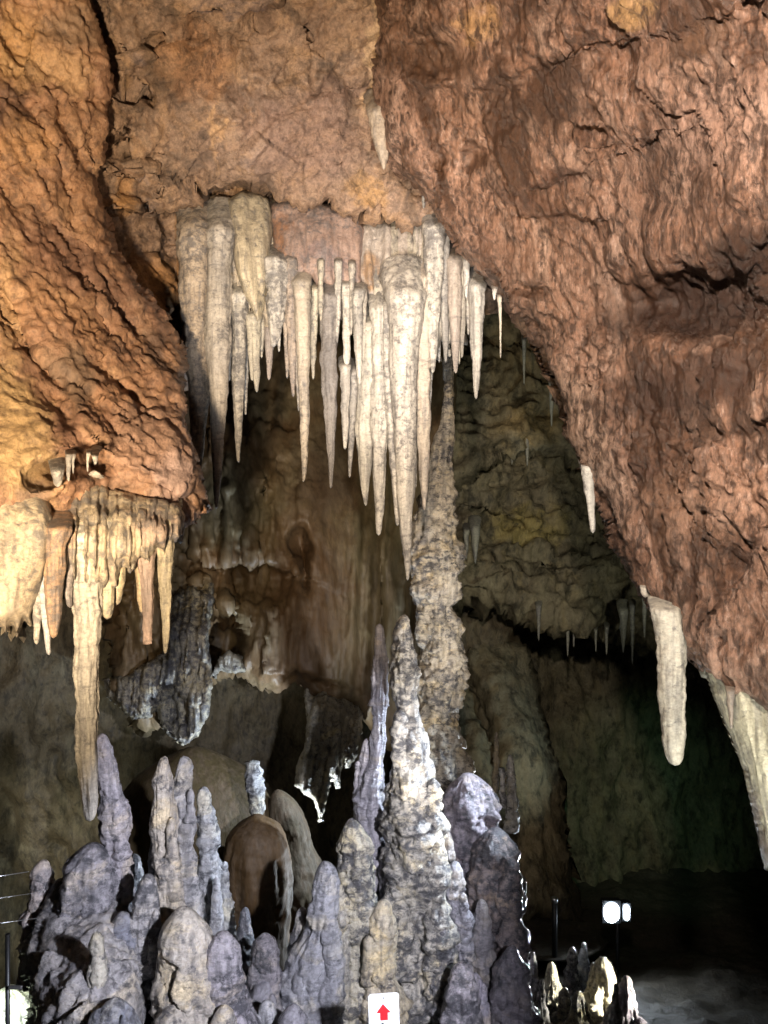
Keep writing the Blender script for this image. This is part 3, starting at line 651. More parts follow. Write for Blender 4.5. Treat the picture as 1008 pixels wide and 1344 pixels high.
for lb, x, y0, y1, w in (('thin white drip over the small dark hollow', 92, 585, 632, 8), ('hair thin drip in the middle of the small dark hollow', 98, 590, 622, 4), ('hair thin drip at the right of the small dark hollow', 117, 588, 620, 4), ('broad pale drip at the left lip of the hollow', 78, 590, 640, 18), ('short hooked drip at the right lip of the hollow', 127, 585, 610, 9)):
    hang(lb, [(x, y0, w * 1.6), (x - 2, (y0 + y1) / 2, w), (x - 2, y1, max(1.5, w * .4))], 3.36, CREAM)
hang('small yellowish drip knob inside the dark hollow', [(93, 660, 22), (94, 640, 16), (94, 626, 10)], 3.66, YEL, name='stalagmite', lump=0.2, back=0.35)
hang('white knobbly drip mound inside the dark hollow', [(128, 655, 34), (126, 630, 26), (124, 617, 12)], 3.68, CREAM, name='stalagmite', lump=0.4, back=0.4)

# ------------------------------------------------------------------ the central row
c = 5.6
hang('tan ribbed stalactite at the left end of the central row', [(256, 262, 44), (256, 330, 46), (256, 400, 44), (258, 450, 34), (260, 520, 28), (260, 580, 18), (260, 618, 8)], c, (0.96, 0.72, 0.48), ring=0.06, lump=0.08, flute=0.16)
hang('long cream stalactite with dark collar in the central row', [(290, 262, 36), (289, 330, 34), (288, 390, 36), (287, 420, 42), (287, 470, 36), (286, 540, 24), (285, 610, 13), (284, 655, 7), (284, 668, 3)], c - 0.05, (1.0, 0.88, 0.74), ring=0.05, flute=0.18)
hang('slim grey cream stalactite right of the collared one', [(313, 360, 28), (314, 430, 22), (313, 500, 19), (313, 560, 11), (313, 607, 3)], c + 0.02, (0.95, 0.88, 0.76))
hang('yellow twin pointed stalactite below the pale drape', [(332, 390, 26), (334, 440, 18), (336, 490, 12), (337, 515, 3)], c + 0.05, YEL, flute=0.3)
hang('short yellow point beside the twin pointed stalactite', [(327, 400, 14), (329, 460, 9), (331, 500, 3)], c + 0.02, YEL)
hang('small brown stalactite under the frosted lump', [(352, 415, 16), (353, 450, 13), (353, 480, 8), (353, 499, 3)], c + 0.1, PINK)
hang('frosted white lumpy drip beside the pinkish block', [(358, 318, 26), (361, 350, 34), (362, 395, 32), (361, 430, 18), (359, 456, 5)], c, (0.98, 0.93, 0.86), lump=0.22, flute=0.25)
hang('pinkish brown narrow stalactite, one of the first pair under the pinkish block', [(382, 320, 20), (383, 420, 18), (384, 480, 11), (385, 521, 3)], c, (0.78, 0.60, 0.48))
hang('short pinkish stalactite at the left of the first pair', [(374, 340, 14), (376, 430, 12), (377, 497, 3)], c + 0.04, (0.78, 0.62, 0.5))
hang('long tan stalactite under the left part of the pinkish block', [(395, 340, 26), (397, 420, 23), (399, 500, 17), (400, 570, 12), (400, 618, 7), (398, 633, 3)], c - 0.03, (0.92, 0.78, 0.60), flute=0.18)
hang('thin white drip with yellow lower half', [(415, 365, 12), (412, 420, 11), (411, 470, 8), (411, 498, 3)], c, YEL)
hang('dark grey long stalactite with black mottling', [(433, 360, 26), (433, 430, 26), (432, 490, 24), (434, 550, 17), (435, 600, 9), (434, 641, 3)], c - 0.02, (0.46, 0.42, 0.42), lump=0.1)
hang('pale slim stalactite above the black topped stub', [(454, 360, 16), (455, 420, 12), (455, 470, 9), (455, 480, 5)], c, CREAM)
hang('cream stalactite with a black top in the central row', [(454, 466, 16), (453, 500, 15), (453, 550, 11), (453, 590, 4)], c, CREAM, lump=0.1)
hang('pale stalactite ending halfway beside the black topped one', [(469, 365, 18), (470, 430, 15), (471, 480, 9), (472, 505, 3)], c - 0.04, CREAM)
hang('grey slender stalactite behind the black topped one', [(466, 470, 13), (463, 540, 12), (460, 600, 7), (459, 627, 3)], c + 0.06, (0.66, 0.63, 0.6))
hang('pale grey stalactite with a crooked tip', [(487, 400, 24), (484, 480, 30), (478, 560, 28), (479, 620, 18), (480, 650, 8), (480, 664, 3)], c + 0.03, (0.92, 0.88, 0.76))
hang('wide cream stalactite left of the longest central one', [(496, 370, 24), (500, 450, 28), (499, 540, 27), (498, 620, 18), (498, 680, 11), (497, 703, 5)], c - 0.03, CREAM)
hang('slim ridge like stalactite fused to the longest central one', [(508, 370, 18), (508, 450, 14), (512, 560, 14), (518, 630, 10), (522, 690, 4)], c - 0.08, CREAM)
hang('longest and widest pale stalactite at the centre', [(530, 340, 54), (530, 400, 46), (530, 480, 40), (531, 560, 34), (532, 640, 25), (534, 700, 16), (535, 745, 8), (535, 762, 3)], c - 0.15, (1.02, 0.96, 0.88), flute=0.16, lump=0.05)
hang('pinkish tan stalactite just right of the longest central one', [(556, 330, 20), (556, 430, 23), (556, 540, 21), (557, 610, 15), (557, 650, 9), (557, 670, 3)], c - 0.08, (0.94, 0.80, 0.66))
hang('cream ribbed stalactite under the edge of the right rock', [(571, 270, 32), (570, 340, 28), (569, 410, 20), (568, 460, 11), (568, 490, 4)], c - 0.1, CREAM, flute=0.3)
hang('narrow grey stalactite in the right cluster', [(583, 290, 18), (583, 380, 13), (584, 440, 10), (585, 476, 3)], c - 0.05, (0.7, 0.68, 0.66), flute=0.3)
hang('pinkish stalactite in the right cluster', [(597, 320, 22), (597, 400, 20), (598, 450, 13), (598, 490, 4)], c - 0.07, (0.82, 0.68, 0.60), flute=0.3)
hang('thin pale stalactite at the right of the cluster', [(608, 335, 14), (608, 400, 11), (606, 470, 3)], c - 0.05, (0.8, 0.74, 0.62))
hang('single mottled white stalactite hanging clear of the right cluster', [(626, 350, 28), (625, 400, 23), (625, 460, 17), (625, 505, 8), (625, 524, 3)], c - 0.2, (0.92, 0.90, 0.86))
hang('short white drip above the mottled white stalactite', [(612, 330, 12), (612, 370, 8), (612, 392, 3)], c - 0.25, WHITE)
hang('needle thin straw stalactite beside the right rock edge', [(655, 380, 8), (657, 420, 3.4), (657, 470, 1.8)], 5.0, CREAM)
hang('tiny white drip under the right rock edge', [(650, 370, 10), (649, 385, 6), (649, 394, 2)], 4.95, WHITE)
hang('pale ragged drip high on the ceiling seam', [(492, 120, 30), (496, 150, 26), (500, 182, 26), (503, 205, 13), (504, 223, 3)], 5.05, (0.78, 0.60, 0.42), lump=0.2, back=0.3, flute=0.4)
hang('thin pale drip above the bluish white block', [(556, 248, 8), (556, 265, 5), (556, 274, 2)], 5.5, CREAM)

rnd = random.Random(5)
NEXT_TO = ['just right of the tan ribbed stalactite', 'just right of the long cream collared stalactite', 'right of the slim grey cream stalactite', 'behind the twin pointed yellow stalactite', 'right of the frosted white lump', 'left of the long tan stalactite', 'right of the long tan stalactite', 'left of the dark grey stalactite', 'just right of the dark grey stalactite', 'between the two pale stalactites ending halfway', 'left of the crooked tipped stalactite', 'between the crooked and the wide cream stalactite tips', 'right of the wide cream stalactite', 'left of the tip of the longest central stalactite', 'between the longest central stalactite and the pinkish tan one', 'right of the pinkish tan stalactite', 'right of the cream ribbed stalactite', 'right of the narrow grey stalactite in the right cluster', 'right of the pinkish stalactite in the right cluster', 'left of the single mottled white stalactite', "left of the pinkish tan stalactite's lower half"]
for nx_, (x, y0, y1, w) in zip(NEXT_TO, ((268, 400, 520, 11), (300, 400, 500, 10), (322, 420, 545, 9), (344, 400, 470, 8), (366, 400, 462, 8), (391, 420, 540, 9), (405, 380, 470, 8), (421, 372, 430, 7), (444, 372, 450, 8), (462, 375, 440, 7), (476, 400, 560, 9), (491, 520, 640, 9), (506, 500, 610, 8), (519, 600, 690, 9), (546, 400, 590, 11), (565, 420, 540, 9), (576, 380, 476, 8), (590, 380, 462, 8), (602, 390, 478, 8), (614, 350, 440, 8), (544, 560, 640, 8))):
    hang('thin stalactite ' + nx_, [(x, y0 - 40, w * 1.5), (x, (y0 + y1) / 2, w), (x + rnd.uniform(-2, 2), y1, 2.5)], c + rnd.uniform(-0.06, 0.12), color=rnd.choice([CREAM, (0.8, 0.72, 0.62), (0.72, 0.68, 0.64), (0.95, 0.86, 0.66)]), group='thin stalactites filling the central row')
# ------------------------------------------------------------------ stalactites on the right
hang('lone slim white stalactite under the right rock slope', [(768, 595, 18), (772, 630, 15), (776, 665, 12), (778, 700, 6)], 4.35, (0.95, 0.95, 0.92), fine=0.03)
hang('small pale stub under the right rock slope', [(846, 755, 16), (846, 775, 11), (847, 785, 6)], 4.0, CREAM)
hang('thick blunt pale stalactite below the right rock', [(868, 770, 30), (878, 820, 41), (882, 880, 41), (884, 940, 34), (886, 985, 26), (886, 1005, 20)], 3.75, (0.98, 0.96, 0.86), flute=0.2, ring=0.05, lump=0.12, fine=0.06)
curtain('flowstone_curtain', 'pale cream flowstone tongue hanging at the right edge below the red rock',
        [(922, 872), (960, 880), (1010, 900), (1250, 940), (1250, 1150), (1060, 1180), (1020, 1150), (1004, 1140), (996, 1110), (988, 1060), (975, 1010), (955, 960), (936, 915)],
        [(925, 880, 3.65), (1000, 900, 3.4), (975, 1000, 3.5), (1005, 1130, 3.5), (1200, 950, 2.8), (1200, 1150, 2.9)], (1.02, 1.0, 0.80), flute=(0.015, 40, -0.2), roll=24, rolld=0.2, thick=0.6,
        paint=[(990, 1090, 14, 60, -12, (0.30, 0.24, 0.20), 0.8)])
hang('grey brown sliver stalactite on the pale right edge tongue', [(958, 890, 14), (959, 925, 9), (960, 957, 3)], 3.4, (0.6, 0.52, 0.45))

# far drips
for lb, x, y0, y1, w, D in (('small dim stalactite at the right of the middle ledge on the greenish overhang', 692, 575, 612, 5, 10.6), ('dim stalactite close to the red rock edge above the middle ledge', 724, 495, 560, 6, 9.6), ('small dim stalactite at the left of the middle ledge on the greenish overhang', 672, 580, 610, 7, 10.6),
        ('thin dim stalactite below the upper ledge by the red rock edge', 688, 450, 505, 4, 9.5), ('leftmost dim stalactite on the lowest lip of the greenish overhang', 707, 800, 842, 5, 9.9), ('second dim stalactite from the left on the lowest greenish lip', 745, 825, 862, 4, 10.2), ('short third dim stalactite from the left on the lowest greenish lip', 753, 828, 850, 3, 10.2),
        ('wide dim stalactite in the far group left of the thick blunt one', 818, 800, 858, 9, 9.5), ('longest dim stalactite in the far group left of the thick blunt one', 830, 800, 872, 5, 9.4), ('rightmost dim stalactite in the far group beside the thick blunt one', 846, 780, 838, 6, 8.9), ('dim stalactite just right of the rough column on the far wall', 624, 690, 740, 10, 9.9),
        ('smaller dim stalactite touching the rough column edge on the far wall', 612, 700, 735, 6, 9.9), ('small dim stalactite left of the far group of three', 796, 830, 860, 4, 10.0), ('tiny dim stalactite at the middle of the lowest greenish lip', 782, 835, 856, 3, 10.0)):
    hang(lb, [(x, y0 - 14, w * 1.7), (x, (y0 + y1) / 2, w), (x, y1, 1.5)], D, (0.5, 0.53, 0.40), group='far stalactites on the greenish overhang', res=3)
# ------------------------------------------------------------------ back flowstone lit from below
curtain('flowstone_curtain', 'ragged ribbed flowstone drape with pale rims on the left back wall',
        [(228, 730), (245, 722), (262, 725), (282, 718), (288, 740), (280, 790), (272, 850), (278, 900), (272, 940), (262, 965), (244, 978), (228, 972), (212, 955), (206, 930), (196, 940), (176, 945), (160, 930), (140, 915), (136, 890), (170, 885), (195, 868), (215, 860), (222, 800)],
        [(230, 730, 9.0), (285, 720, 9.1), (250, 790, 8.15), (260, 950, 7.7), (150, 900, 8.0), (200, 900, 7.7)], (0.85, 0.80, 0.62), mat='mite', flute=(0.12, 20, 0.10), roll=8, rolld=0.2,
        pits=[(225, 930, 22, 30, 0.35), (262, 880, 8, 22, 0.2)], disp=lambda V, P: d_soft(V, P, 3.0))
curtain('flowstone_curtain', 'hanging fringe of thin ribbed drapery on the brown back wall',
        [(400, 890), (430, 880), (460, 890), (476, 920), (476, 960), (468, 990), (456, 1010), (450, 1000), (444, 1035), (436, 1020), (428, 1050), (420, 1078), (412, 1050), (398, 1040), (388, 1030), (390, 1005), (402, 975)],
        [(400, 890, 9.0), (470, 895, 9.2), (430, 925, 8.35), (425, 965, 8.1), (400, 1030, 7.9), (430, 1000, 7.95)], (0.9, 0.84, 0.66), mat='mite', flute=(0.12, 15, 0.2), roll=7, rolld=0.15, disp=lambda V, P: d_soft(V, P, 2.5))
curtain('flowstone_curtain', 'pale narrow fringe left of the dark round hollow',
        [(300, 852), (316, 862), (322, 880), (304, 885), (290, 878), (282, 892), (274, 885), (284, 868)],
        [(285, 870, 8.2), (318, 880, 8.2), (300, 860, 8.2)], (0.6, 0.58, 0.48), mat='mite', flute=(0.06, 12, 0.0), roll=6, disp=lambda V, P: d_soft(V, P, 3))


def mite(label, spine, D, color=(1, 1, 1), **k):
    """a stalagmite: one main body with smaller spires and knobs grown onto it, all one mesh"""
    hang.n += 1; seed = hang.n; r_ = random.Random(seed * 31)
    name = k.pop('name', 'stalagmite'); cat = k.pop('cat', None) or name; mat = k.pop('mat', 'mite'); group = k.pop('group', None)
    k['lump'] = k.get('lump', 0.22) * 1.5
    for key, v in (('ring', 0.11), ('bands', 0.09), ('fine', 0.07), ('flute', 0.30), ('rug', 0.16), ('wob', 0.10), ('knob', 0.20), ('thin', 0.10)): k.setdefault(key, v)
    V, F, o0 = drip(name, spine, D, color, mat, seed=seed, raw=True, **k)
    sp = np.array(spine, float)
    if name == 'stalagmite' and sp[:, 2].max() > 26 and k['tipround'] if 'tipround' in k else (name == 'stalagmite' and sp[:, 2].max() > 26):
        yt, yb = sp[-1, 1], sp[0, 1]; ys_ = sp[::-1, 1]
        kk = dict(k); kk.pop('tipround', None); kk['bands'] = 0.12; kk['res'] = 3.2
        for i in range(3 + int(sp[:, 2].max() > 60) * 2):
            y0 = yt + (min(yb, 1400) - yt) * r_.uniform(0.10, 0.62)
            wl = np.interp(y0, ys_, sp[::-1, 2]); xc = np.interp(y0, ys_, sp[::-1, 0]); side = r_.choice((-1, 1))
            off = side * wl * r_.uniform(0.22, 0.50); w = wl * r_.uniform(0.30, 0.52)
            yend = y0 + wl * r_.uniform(1.6, 3.4); xe = np.interp(yend, ys_, sp[::-1, 0]) + off * 1.05
            dd = -wl * 0.5 * D / FPX * r_.uniform(0.2, 0.9)
            v, f, _ = drip(name, [(xe, yend, w * 1.5), (xc + off, (y0 + yend) / 2, w * 1.2), (xc + off, y0 + w * 0.6, w), (xc + off, y0, w * 0.6)], D + dd, color, mat, seed=seed * 7 + i, raw=True, **kk)
            F = np.concatenate([F, f + len(V)]); V = np.concatenate([V, v])
    o = mesh_object(name, V, F, M[mat], None, o0); o.color = (*color, 1)
    return tag(o, label, cat, group)


PUR = (0.70, 0.71, 0.77); CRM = (1.15, 1.08, 0.88); OCH = (1.05, 0.92, 0.68); DRK = (0.55, 0.54, 0.60)
# column behind the main stalagmite
mite('rough cream column with dark blotches behind the tallest stalagmite', [(586, 1080, 70), (582, 1000, 56), (578, 940, 58), (580, 880, 62), (575, 820, 60), (570, 760, 62), (573, 700, 60), (572, 660, 54), (577, 622, 36), (584, 580, 20), (589, 520, 12), (588, 440, 11)], 6.9, (1.2, 1.08, 0.86), name='rock_column', cat='column', lump=0.24, ring=0.16, fine=0.12, flute=0.3, tipround=False)
mite('tallest knobbly white stalagmite at the centre', [(562, 1480, 125), (553, 1344, 95), (549, 1260, 82), (544, 1180, 70), (543, 1110, 66), (544, 1050, 60), (541, 1000, 52), (537, 960, 38), (535, 900, 34), (532, 860, 30), (531, 825, 22), (531, 806, 12)], 5.5, (1.15, 1.08, 0.94), lump=0.26, ring=0.14, fine=0.10, bands=0.10)
mite('slim lilac grey stalagmite with bands left of the tallest one', [(488, 1250, 60), (488, 1120, 52), (491, 1050, 42), (494, 1010, 30), (498, 970, 21), (499, 920, 21), (499, 880, 20), (499, 845, 15), (498, 818, 9)], 5.75, LILAC, lump=0.10, ring=0.10, bands=0.08)
mite('short lilac stalagmite fused at the foot of the slim one', [(480, 1150, 44), (478, 1060, 34), (480, 1000, 22), (483, 968, 10)], 5.8, (0.92, 0.86, 0.92), lump=0.12)
mite('yellow and black mottled stalagmite left of the tallest one', [(480, 1480, 120), (474, 1344, 92), (472, 1260, 70), (470, 1190, 54), (467, 1130, 42), (464, 1095, 30), (463, 1076, 16)], 4.85, (1.1, 1.02, 0.80), lump=0.22, ring=0.10, bands=0.06)
mite('ochre lumpy stalagmite directly behind the arrow sign', [(500, 1480, 80), (500, 1344, 64), (500, 1270, 44), (502, 1210, 30), (504, 1180, 14)], 4.75, OCH, lump=0.26)
mite('purple grey stacked stalagmite with rounded head', [(404, 1480, 120), (410, 1344, 92), (415, 1270, 72), (421, 1210, 54), (425, 1170, 40), (426, 1145, 30), (426, 1130, 20)], 4.6, PUR, lump=0.18, ring=0.10, bands=0.14)
mite('tall leaning lilac stalagmite beside the longest left stalactite', [(150, 1300, 56), (152, 1190, 42), (152, 1130, 34), (149, 1080, 38), (143, 1040, 30), (142, 1010, 28), (137, 985, 24), (134, 962, 16)], 4.4, (0.95, 0.90, 0.98), lump=0.14, ring=0.12, bands=0.06)
mite('broad slate grey stalagmite left of the leaning lilac one', [(118, 1330, 120), (120, 1200, 84), (122, 1140, 58), (122, 1106, 38)], 4.3, (0.68, 0.66, 0.72), lump=0.2, ring=0.12)
mite('tall tan footed stalagmite with forked lilac top', [(228, 1480, 110), (226, 1344, 80), (222, 1240, 52), (220, 1150, 40), (218, 1090, 32), (216, 1040, 24), (216, 992, 16)], 4.3, (1.05, 0.95, 0.82), lump=0.14, ring=0.08)
mite('right prong of the forked lilac stalagmite', [(246, 1200, 36), (242, 1110, 28), (241, 1040, 24), (241, 992, 18)], 4.45, (0.92, 0.9, 0.92), lump=0.14)
mite('white edged ribbed stalagmite in front of the olive dome', [(276, 1320, 40), (272, 1220, 32), (272, 1120, 28), (270, 1060, 24), (268, 1032, 16)], 4.9, (0.96, 0.98, 1.02), lump=0.2, fine=0.12)
mite('thin white edged stalagmite beside the brown dome', [(300, 1320, 26), (298, 1230, 20), (296, 1170, 14), (295, 1130, 8)], 5.0, (0.96, 1.0, 1.04), lump=0.25)
mite('slim grey stalagmite left of the tan footed one', [(186, 1480, 96), (188, 1344, 70), (190, 1250, 44), (192, 1180, 30), (194, 1146, 18)], 4.15, (0.86, 0.84, 0.86), lump=0.12)
mite('smooth wide tan stalagmite with flat top at lower left', [(262, 1500, 150), (252, 1344, 112), (248, 1280, 86), (244, 1225, 56), (240, 1190, 36)], 4.0, (1.0, 0.92, 0.80), lump=0.08, ring=0.05)
mite('lilac round headed stalagmite with a white scratch', [(298, 1500, 90), (298, 1344, 68), (295, 1280, 48), (294, 1240, 40), (293, 1222, 28)], 4.0, (0.84, 0.80, 0.88), lump=0.08, ring=0.05)
mite('dark round knob on top of the small dark stack', [(346, 1300, 44), (346, 1262, 40), (347, 1240, 34), (347, 1224, 20)], 4.5, (0.62, 0.58, 0.62), lump=0.15)
mite('dark middle knob of the small dark stack', [(344, 1350, 40), (344, 1316, 38), (345, 1286, 30)], 4.42, DRK, lump=0.15)
mite('pale stub at the bottom of the small dark stack', [(350, 1420, 50), (350, 1350, 36), (350, 1312, 24)], 4.2, (0.85, 0.86, 0.9), lump=0.12)
mite('grey purple knob at the bottom edge left of the sign', [(384, 1420, 60), (384, 1345, 40), (386, 1318, 24)], 4.1, DRK, lump=0.15)
# right hand group
mite('bulky purple brown stalagmite right of the column', [(612, 1300, 110), (618, 1180, 90), (620, 1110, 84), (618, 1060, 74), (616, 1030, 54), (614, 1014, 34)], 6.4, (0.70, 0.62, 0.70), lump=0.22)
mite('rounded brown purple stalagmite with dripping front', [(646, 1330, 80), (645, 1220, 66), (646, 1150, 64), (648, 1110, 58), (650, 1086, 34)], 6.1, (0.70, 0.58, 0.56), lump=0.14, flute=0.35)
mite('small glossy knob right of the tallest stalagmite', [(598, 1330, 44), (596, 1240, 36), (596, 1180, 30), (598, 1130, 20)], 5.6, (0.82, 0.8, 0.88), lump=0.3)
mite('purple twin topped stalagmite right of the sign', [(606, 1480, 70), (606, 1344, 50), (606, 1290, 36), (606, 1262, 20)], 5.0, (0.80, 0.75, 0.82), lump=0.12)
mite('purple stub beside the twin topped stalagmite', [(626, 1480, 50), (625, 1344, 34), (624, 1290, 22), (624, 1276, 12)], 5.1, (0.74, 0.70, 0.82), lump=0.12)
mite('dark stalagmite between the sign side group and the cluster', [(672, 1480, 80), (668, 1344, 56), (668, 1280, 40), (672, 1240, 20)], 5.6, (0.48, 0.44, 0.50), lump=0.25)
mite('flat topped white stub standing behind the purple stalagmites', [(661, 1060, 10), (660, 1030, 9), (659, 1008, 9)], 7.6, (1.1, 1.15, 1.2), lump=0.05, tipround=False)
mite('small beaded white stalagmite beside the flat topped stub', [(672, 1090, 20), (672, 1040, 13), (670, 1010, 9), (669, 990, 5)], 7.7, (1.0, 1.02, 1.0), lump=0.4)
mite('thin brown stalagmite behind the beaded white one', [(650, 1040, 10), (651, 1000, 8), (652, 960, 5)], 8.2, (0.7, 0.62, 0.45), lump=0.3)
for lb, x, y, w, D, col in (('bright yellow white stalagmite in the lit cluster', 792, 1256, 26, 6.6, (1.25, 1.15, 0.8)), ('bluish white stalagmite behind the bright yellow one', 800, 1262, 22, 6.9, (1.05, 1.12, 1.2)), ('purple blunt stalagmite at the right end of the lit cluster', 822, 1280, 20, 6.2, (0.74, 0.66, 0.78)),
                            ('slim white stalagmite below the lamp post', 752, 1242, 12, 7.2, (1.1, 1.12, 1.1)), ('thin pale stalagmite second from the lamp post', 766, 1236, 10, 7.3, (1.0, 1.05, 1.1)), ('short yellow white stalagmite at the middle of the lit cluster', 742, 1296, 16, 6.4, (1.2, 1.1, 0.8)), ('small yellow white stalagmite at the left of the lit cluster', 724, 1262, 14, 6.6, (1.1, 1.05, 0.75)), ('low yellow stalagmite in front of the lit cluster', 760, 1300, 18, 6.2, (1.2, 1.08, 0.7)), ('pointed white stalagmite left of the lit cluster', 700, 1250, 11, 6.4, (1.0, 1.02, 1.05)), ('sharp white spire between the pointed one and the lit cluster', 712, 1284, 9, 6.2, (1.1, 1.1, 1.1)), ('thin yellow spire behind the middle of the lit cluster', 778, 1262, 9, 7.0, (1.2, 1.1, 0.8)), ('small ragged white spire in front of the lamp', 808, 1290, 9, 6.0, (1.1, 1.12, 1.15)), ('short ragged spire at the foot of the dark stalagmite', 686, 1300, 11, 5.9, (0.9, 0.9, 0.95))):
    mite(lb, [(x + 2, 1440, w * 4.0), (x, y + 70, w * 2.4), (x, y + 24, w), (x, y, w * 0.5)], D, col, lump=0.3, flute=0.4)
# domes
mite('large smooth olive flowstone dome behind the stalagmites', [(258, 1330, 250), (258, 1200, 236), (256, 1120, 222), (255, 1060, 204), (254, 1020, 184), (254, 996, 150), (254, 980, 96)], 6.6, (0.14, 0.115, 0.055), name='flowstone_dome', cat='dome', mat='dome', bands=0.0, rug=0.01, wob=0.0, knob=0.02, thin=0.0, lump=0.05, ring=0.03, fine=0.02, flute=0.14, depth=0.8)
mite('glossy brown flowstone dome in front of the olive one', [(338, 1330, 96), (338, 1220, 92), (338, 1150, 94), (337, 1100, 80), (337, 1075, 50), (337, 1068, 26)], 5.9, (0.16, 0.105, 0.048), name='flowstone_dome', cat='dome', mat='dome', bands=0.0, rug=0.01, wob=0.0, lump=0.06, ring=0.03, fine=0.025, flute=0.2)
mite('grey slanting flowstone dome right of the brown one', [(404, 1300, 90), (396, 1180, 84), (386, 1110, 66), (374, 1060, 44), (364, 1036, 20)], 6.5, (0.20, 0.18, 0.13), name='flowstone_dome', cat='dome', mat='dome', bands=0.0, rug=0.01, wob=0.0, lump=0.05, flute=0.15)
mite('white ribbed drip fringe on the right of the olive dome', [(330, 1000, 20), (334, 1030, 26), (338, 1062, 22), (338, 1080, 8)], 6.0, (0.95, 1.0, 1.02), name='stalactite', lump=0.2, flute=0.5)
# slim spires that fill the thicket
for lb, x, y, w, D, col in (('slim slate spire between the forked stalagmite and the leaning lilac one', 176, 1120, 16, 4.7, (0.66, 0.67, 0.74)), ('slim grey spire just left of the forked stalagmite', 204, 1096, 14, 4.55, (0.78, 0.78, 0.82)), ('slim pale spire right of the ribbed white edged stalagmite', 284, 1150, 12, 4.75, (0.85, 0.86, 0.92)), ('dark slim spire in front of the brown dome', 322, 1190, 14, 4.8, (0.5, 0.5, 0.56)),
                            ('grey spire leaning on the purple grey stacked stalagmite', 396, 1190, 20, 4.7, (0.66, 0.66, 0.72)), ('small cream spire between the stacked and the mottled stalagmite', 446, 1160, 14, 4.75, (1.0, 0.95, 0.82)), ('thin dark spire at the foot of the slim banded stalagmite', 510, 1110, 16, 5.6, (0.6, 0.58, 0.62)), ('brown slim spire between the tallest stalagmite and the purple one', 586, 1090, 16, 5.9, (0.72, 0.64, 0.58)),
                            ('slim wet spire right of the tallest stalagmite foot', 580, 1210, 18, 5.3, (0.8, 0.78, 0.82)), ('grey slim spire in front of the purple brown stalagmite', 632, 1180, 16, 5.8, (0.7, 0.66, 0.7))):
    mite(lb, [(x + 3, y + 260, w * 3.2), (x + 1, y + 120, w * 2.0), (x, y + 50, w * 1.4), (x, y + 16, w), (x, y, w * 0.6)], D, col)
# boulders at the lower left
mound = patch('stalagmite_mound', [(40, 1285), (34, 1240), (48, 1200), (80, 1180), (110, 1186), (150, 1180), (175, 1220), (186, 1300), (190, 1520), (20, 1520), (38, 1344), (42, 1312)],
              [(20, 1280, 4.0), (100, 1190, 4.15), (170, 1220, 4.05), (100, 1300, 3.7), (180, 1500, 3.6), (-30, 1500, 3.5)], 'mite', 2.2, 30, 0.35, 0.9,
              lambda V, P: d_rock(V, P, 0.5, (1.1, 1.1, 0.9)))
mound.color = (0.86, 0.84, 0.86, 1); tag(mound, 'slate purple banded mound of flowstone at the lower left', 'mound')
mite('pinkish cream blob on top of the lower left mound', [(52, 1240, 44), (52, 1200, 40), (54, 1160, 34), (57, 1128, 24)], 4.35, (1.05, 0.95, 0.92), lump=0.15)
mite('small cream knob on the lower left mound', [(80, 1200, 36), (80, 1175, 28), (80, 1152, 18)], 4.3, (1.2, 1.1, 0.95), lump=0.25)
mite('blue grey round boulder knob at the bottom edge', [(150, 1420, 90), (148, 1350, 76), (148, 1325, 56), (150, 1310, 34)], 3.6, (0.50, 0.54, 0.66), lump=0.06)
mite('dark blue grey knobby stalagmite between the mound and the slim grey one', [(160, 1340, 56), (160, 1260, 42), (162, 1220, 34), (160, 1196, 20)], 4.1, (0.48, 0.50, 0.60), lump=0.2)
mite('cream patch stalagmite on the face of the mound', [(130, 1360, 30), (130, 1290, 24), (128, 1240, 20), (126, 1222, 10)], 3.75, (1.0, 0.95, 0.8), lump=0.1)
o = drip('boulder', [(2, 1420, 110), (6, 1350, 84), (10, 1312, 62), (12, 1294, 34)], 4.9, (1.1, 1.25, 1.0), 'mite', lump=0.15)
tag(o, 'brightly lit pale green white boulder behind the railing post', 'boulder')

# ------------------------------------------------------------------ small built things
def box_bm(cx, cy, cz, sx, sy, sz):
    x, y, z = sx / 2, sy / 2, sz / 2
    V = np.array([(a * x + cx, b * y + cy, c_ * z + cz) for a in (-1, 1) for b in (-1, 1) for c_ in (-1, 1)])
    F = np.array([(0, 1, 3, 2), (4, 6, 7, 5), (0, 4, 5, 1), (2, 3, 7, 6), (0, 2, 6, 4), (1, 5, 7, 3)])
    return V, F


def tube(p, q, r, m=12, n=2, sag=0.0):
    p, q = np.asarray(p, float), np.asarray(q, float); d = (q - p) / np.linalg.norm(q - p)
    u = np.cross(d, (0.3, 0.1, 0.94) if abs(d[2]) < 0.8 else (1, 0.1, 0)); u /= np.linalg.norm(u); w = np.cross(d, u)
    th = np.linspace(0, 2 * math.pi, m, endpoint=False); V = []
    ts = [0, 0] + list(np.linspace(0, 1, n)) + [1, 1]; rs = [0.001 * r, 0.98 * r] + [r] * n + [0.98 * r, 0.001 * r]
    for t, rr in zip(ts, rs):
        cpt = p + (q - p) * t - np.array([0, 0, sag * 4 * t * (1 - t)])
        V.append(cpt + rr * (np.cos(th)[:, None] * u + np.sin(th)[:, None] * w))
    k = len(ts); V = np.concatenate(V); i, j = np.meshgrid(np.arange(k - 1), np.arange(m), indexing='ij'); j2 = (j + 1) % m
    return V, np.stack([i * m + j, i * m + j2, (i + 1) * m + j2, (i + 1) * m + j], -1).reshape(-1, 4)


def empty(name, loc, label, cat, group=None):
    o = bpy.data.objects.new(name, None); COL.objects.link(o); o.location = tuple(loc); o.empty_display_size = 0.1
    return tag(o, label, cat, group)


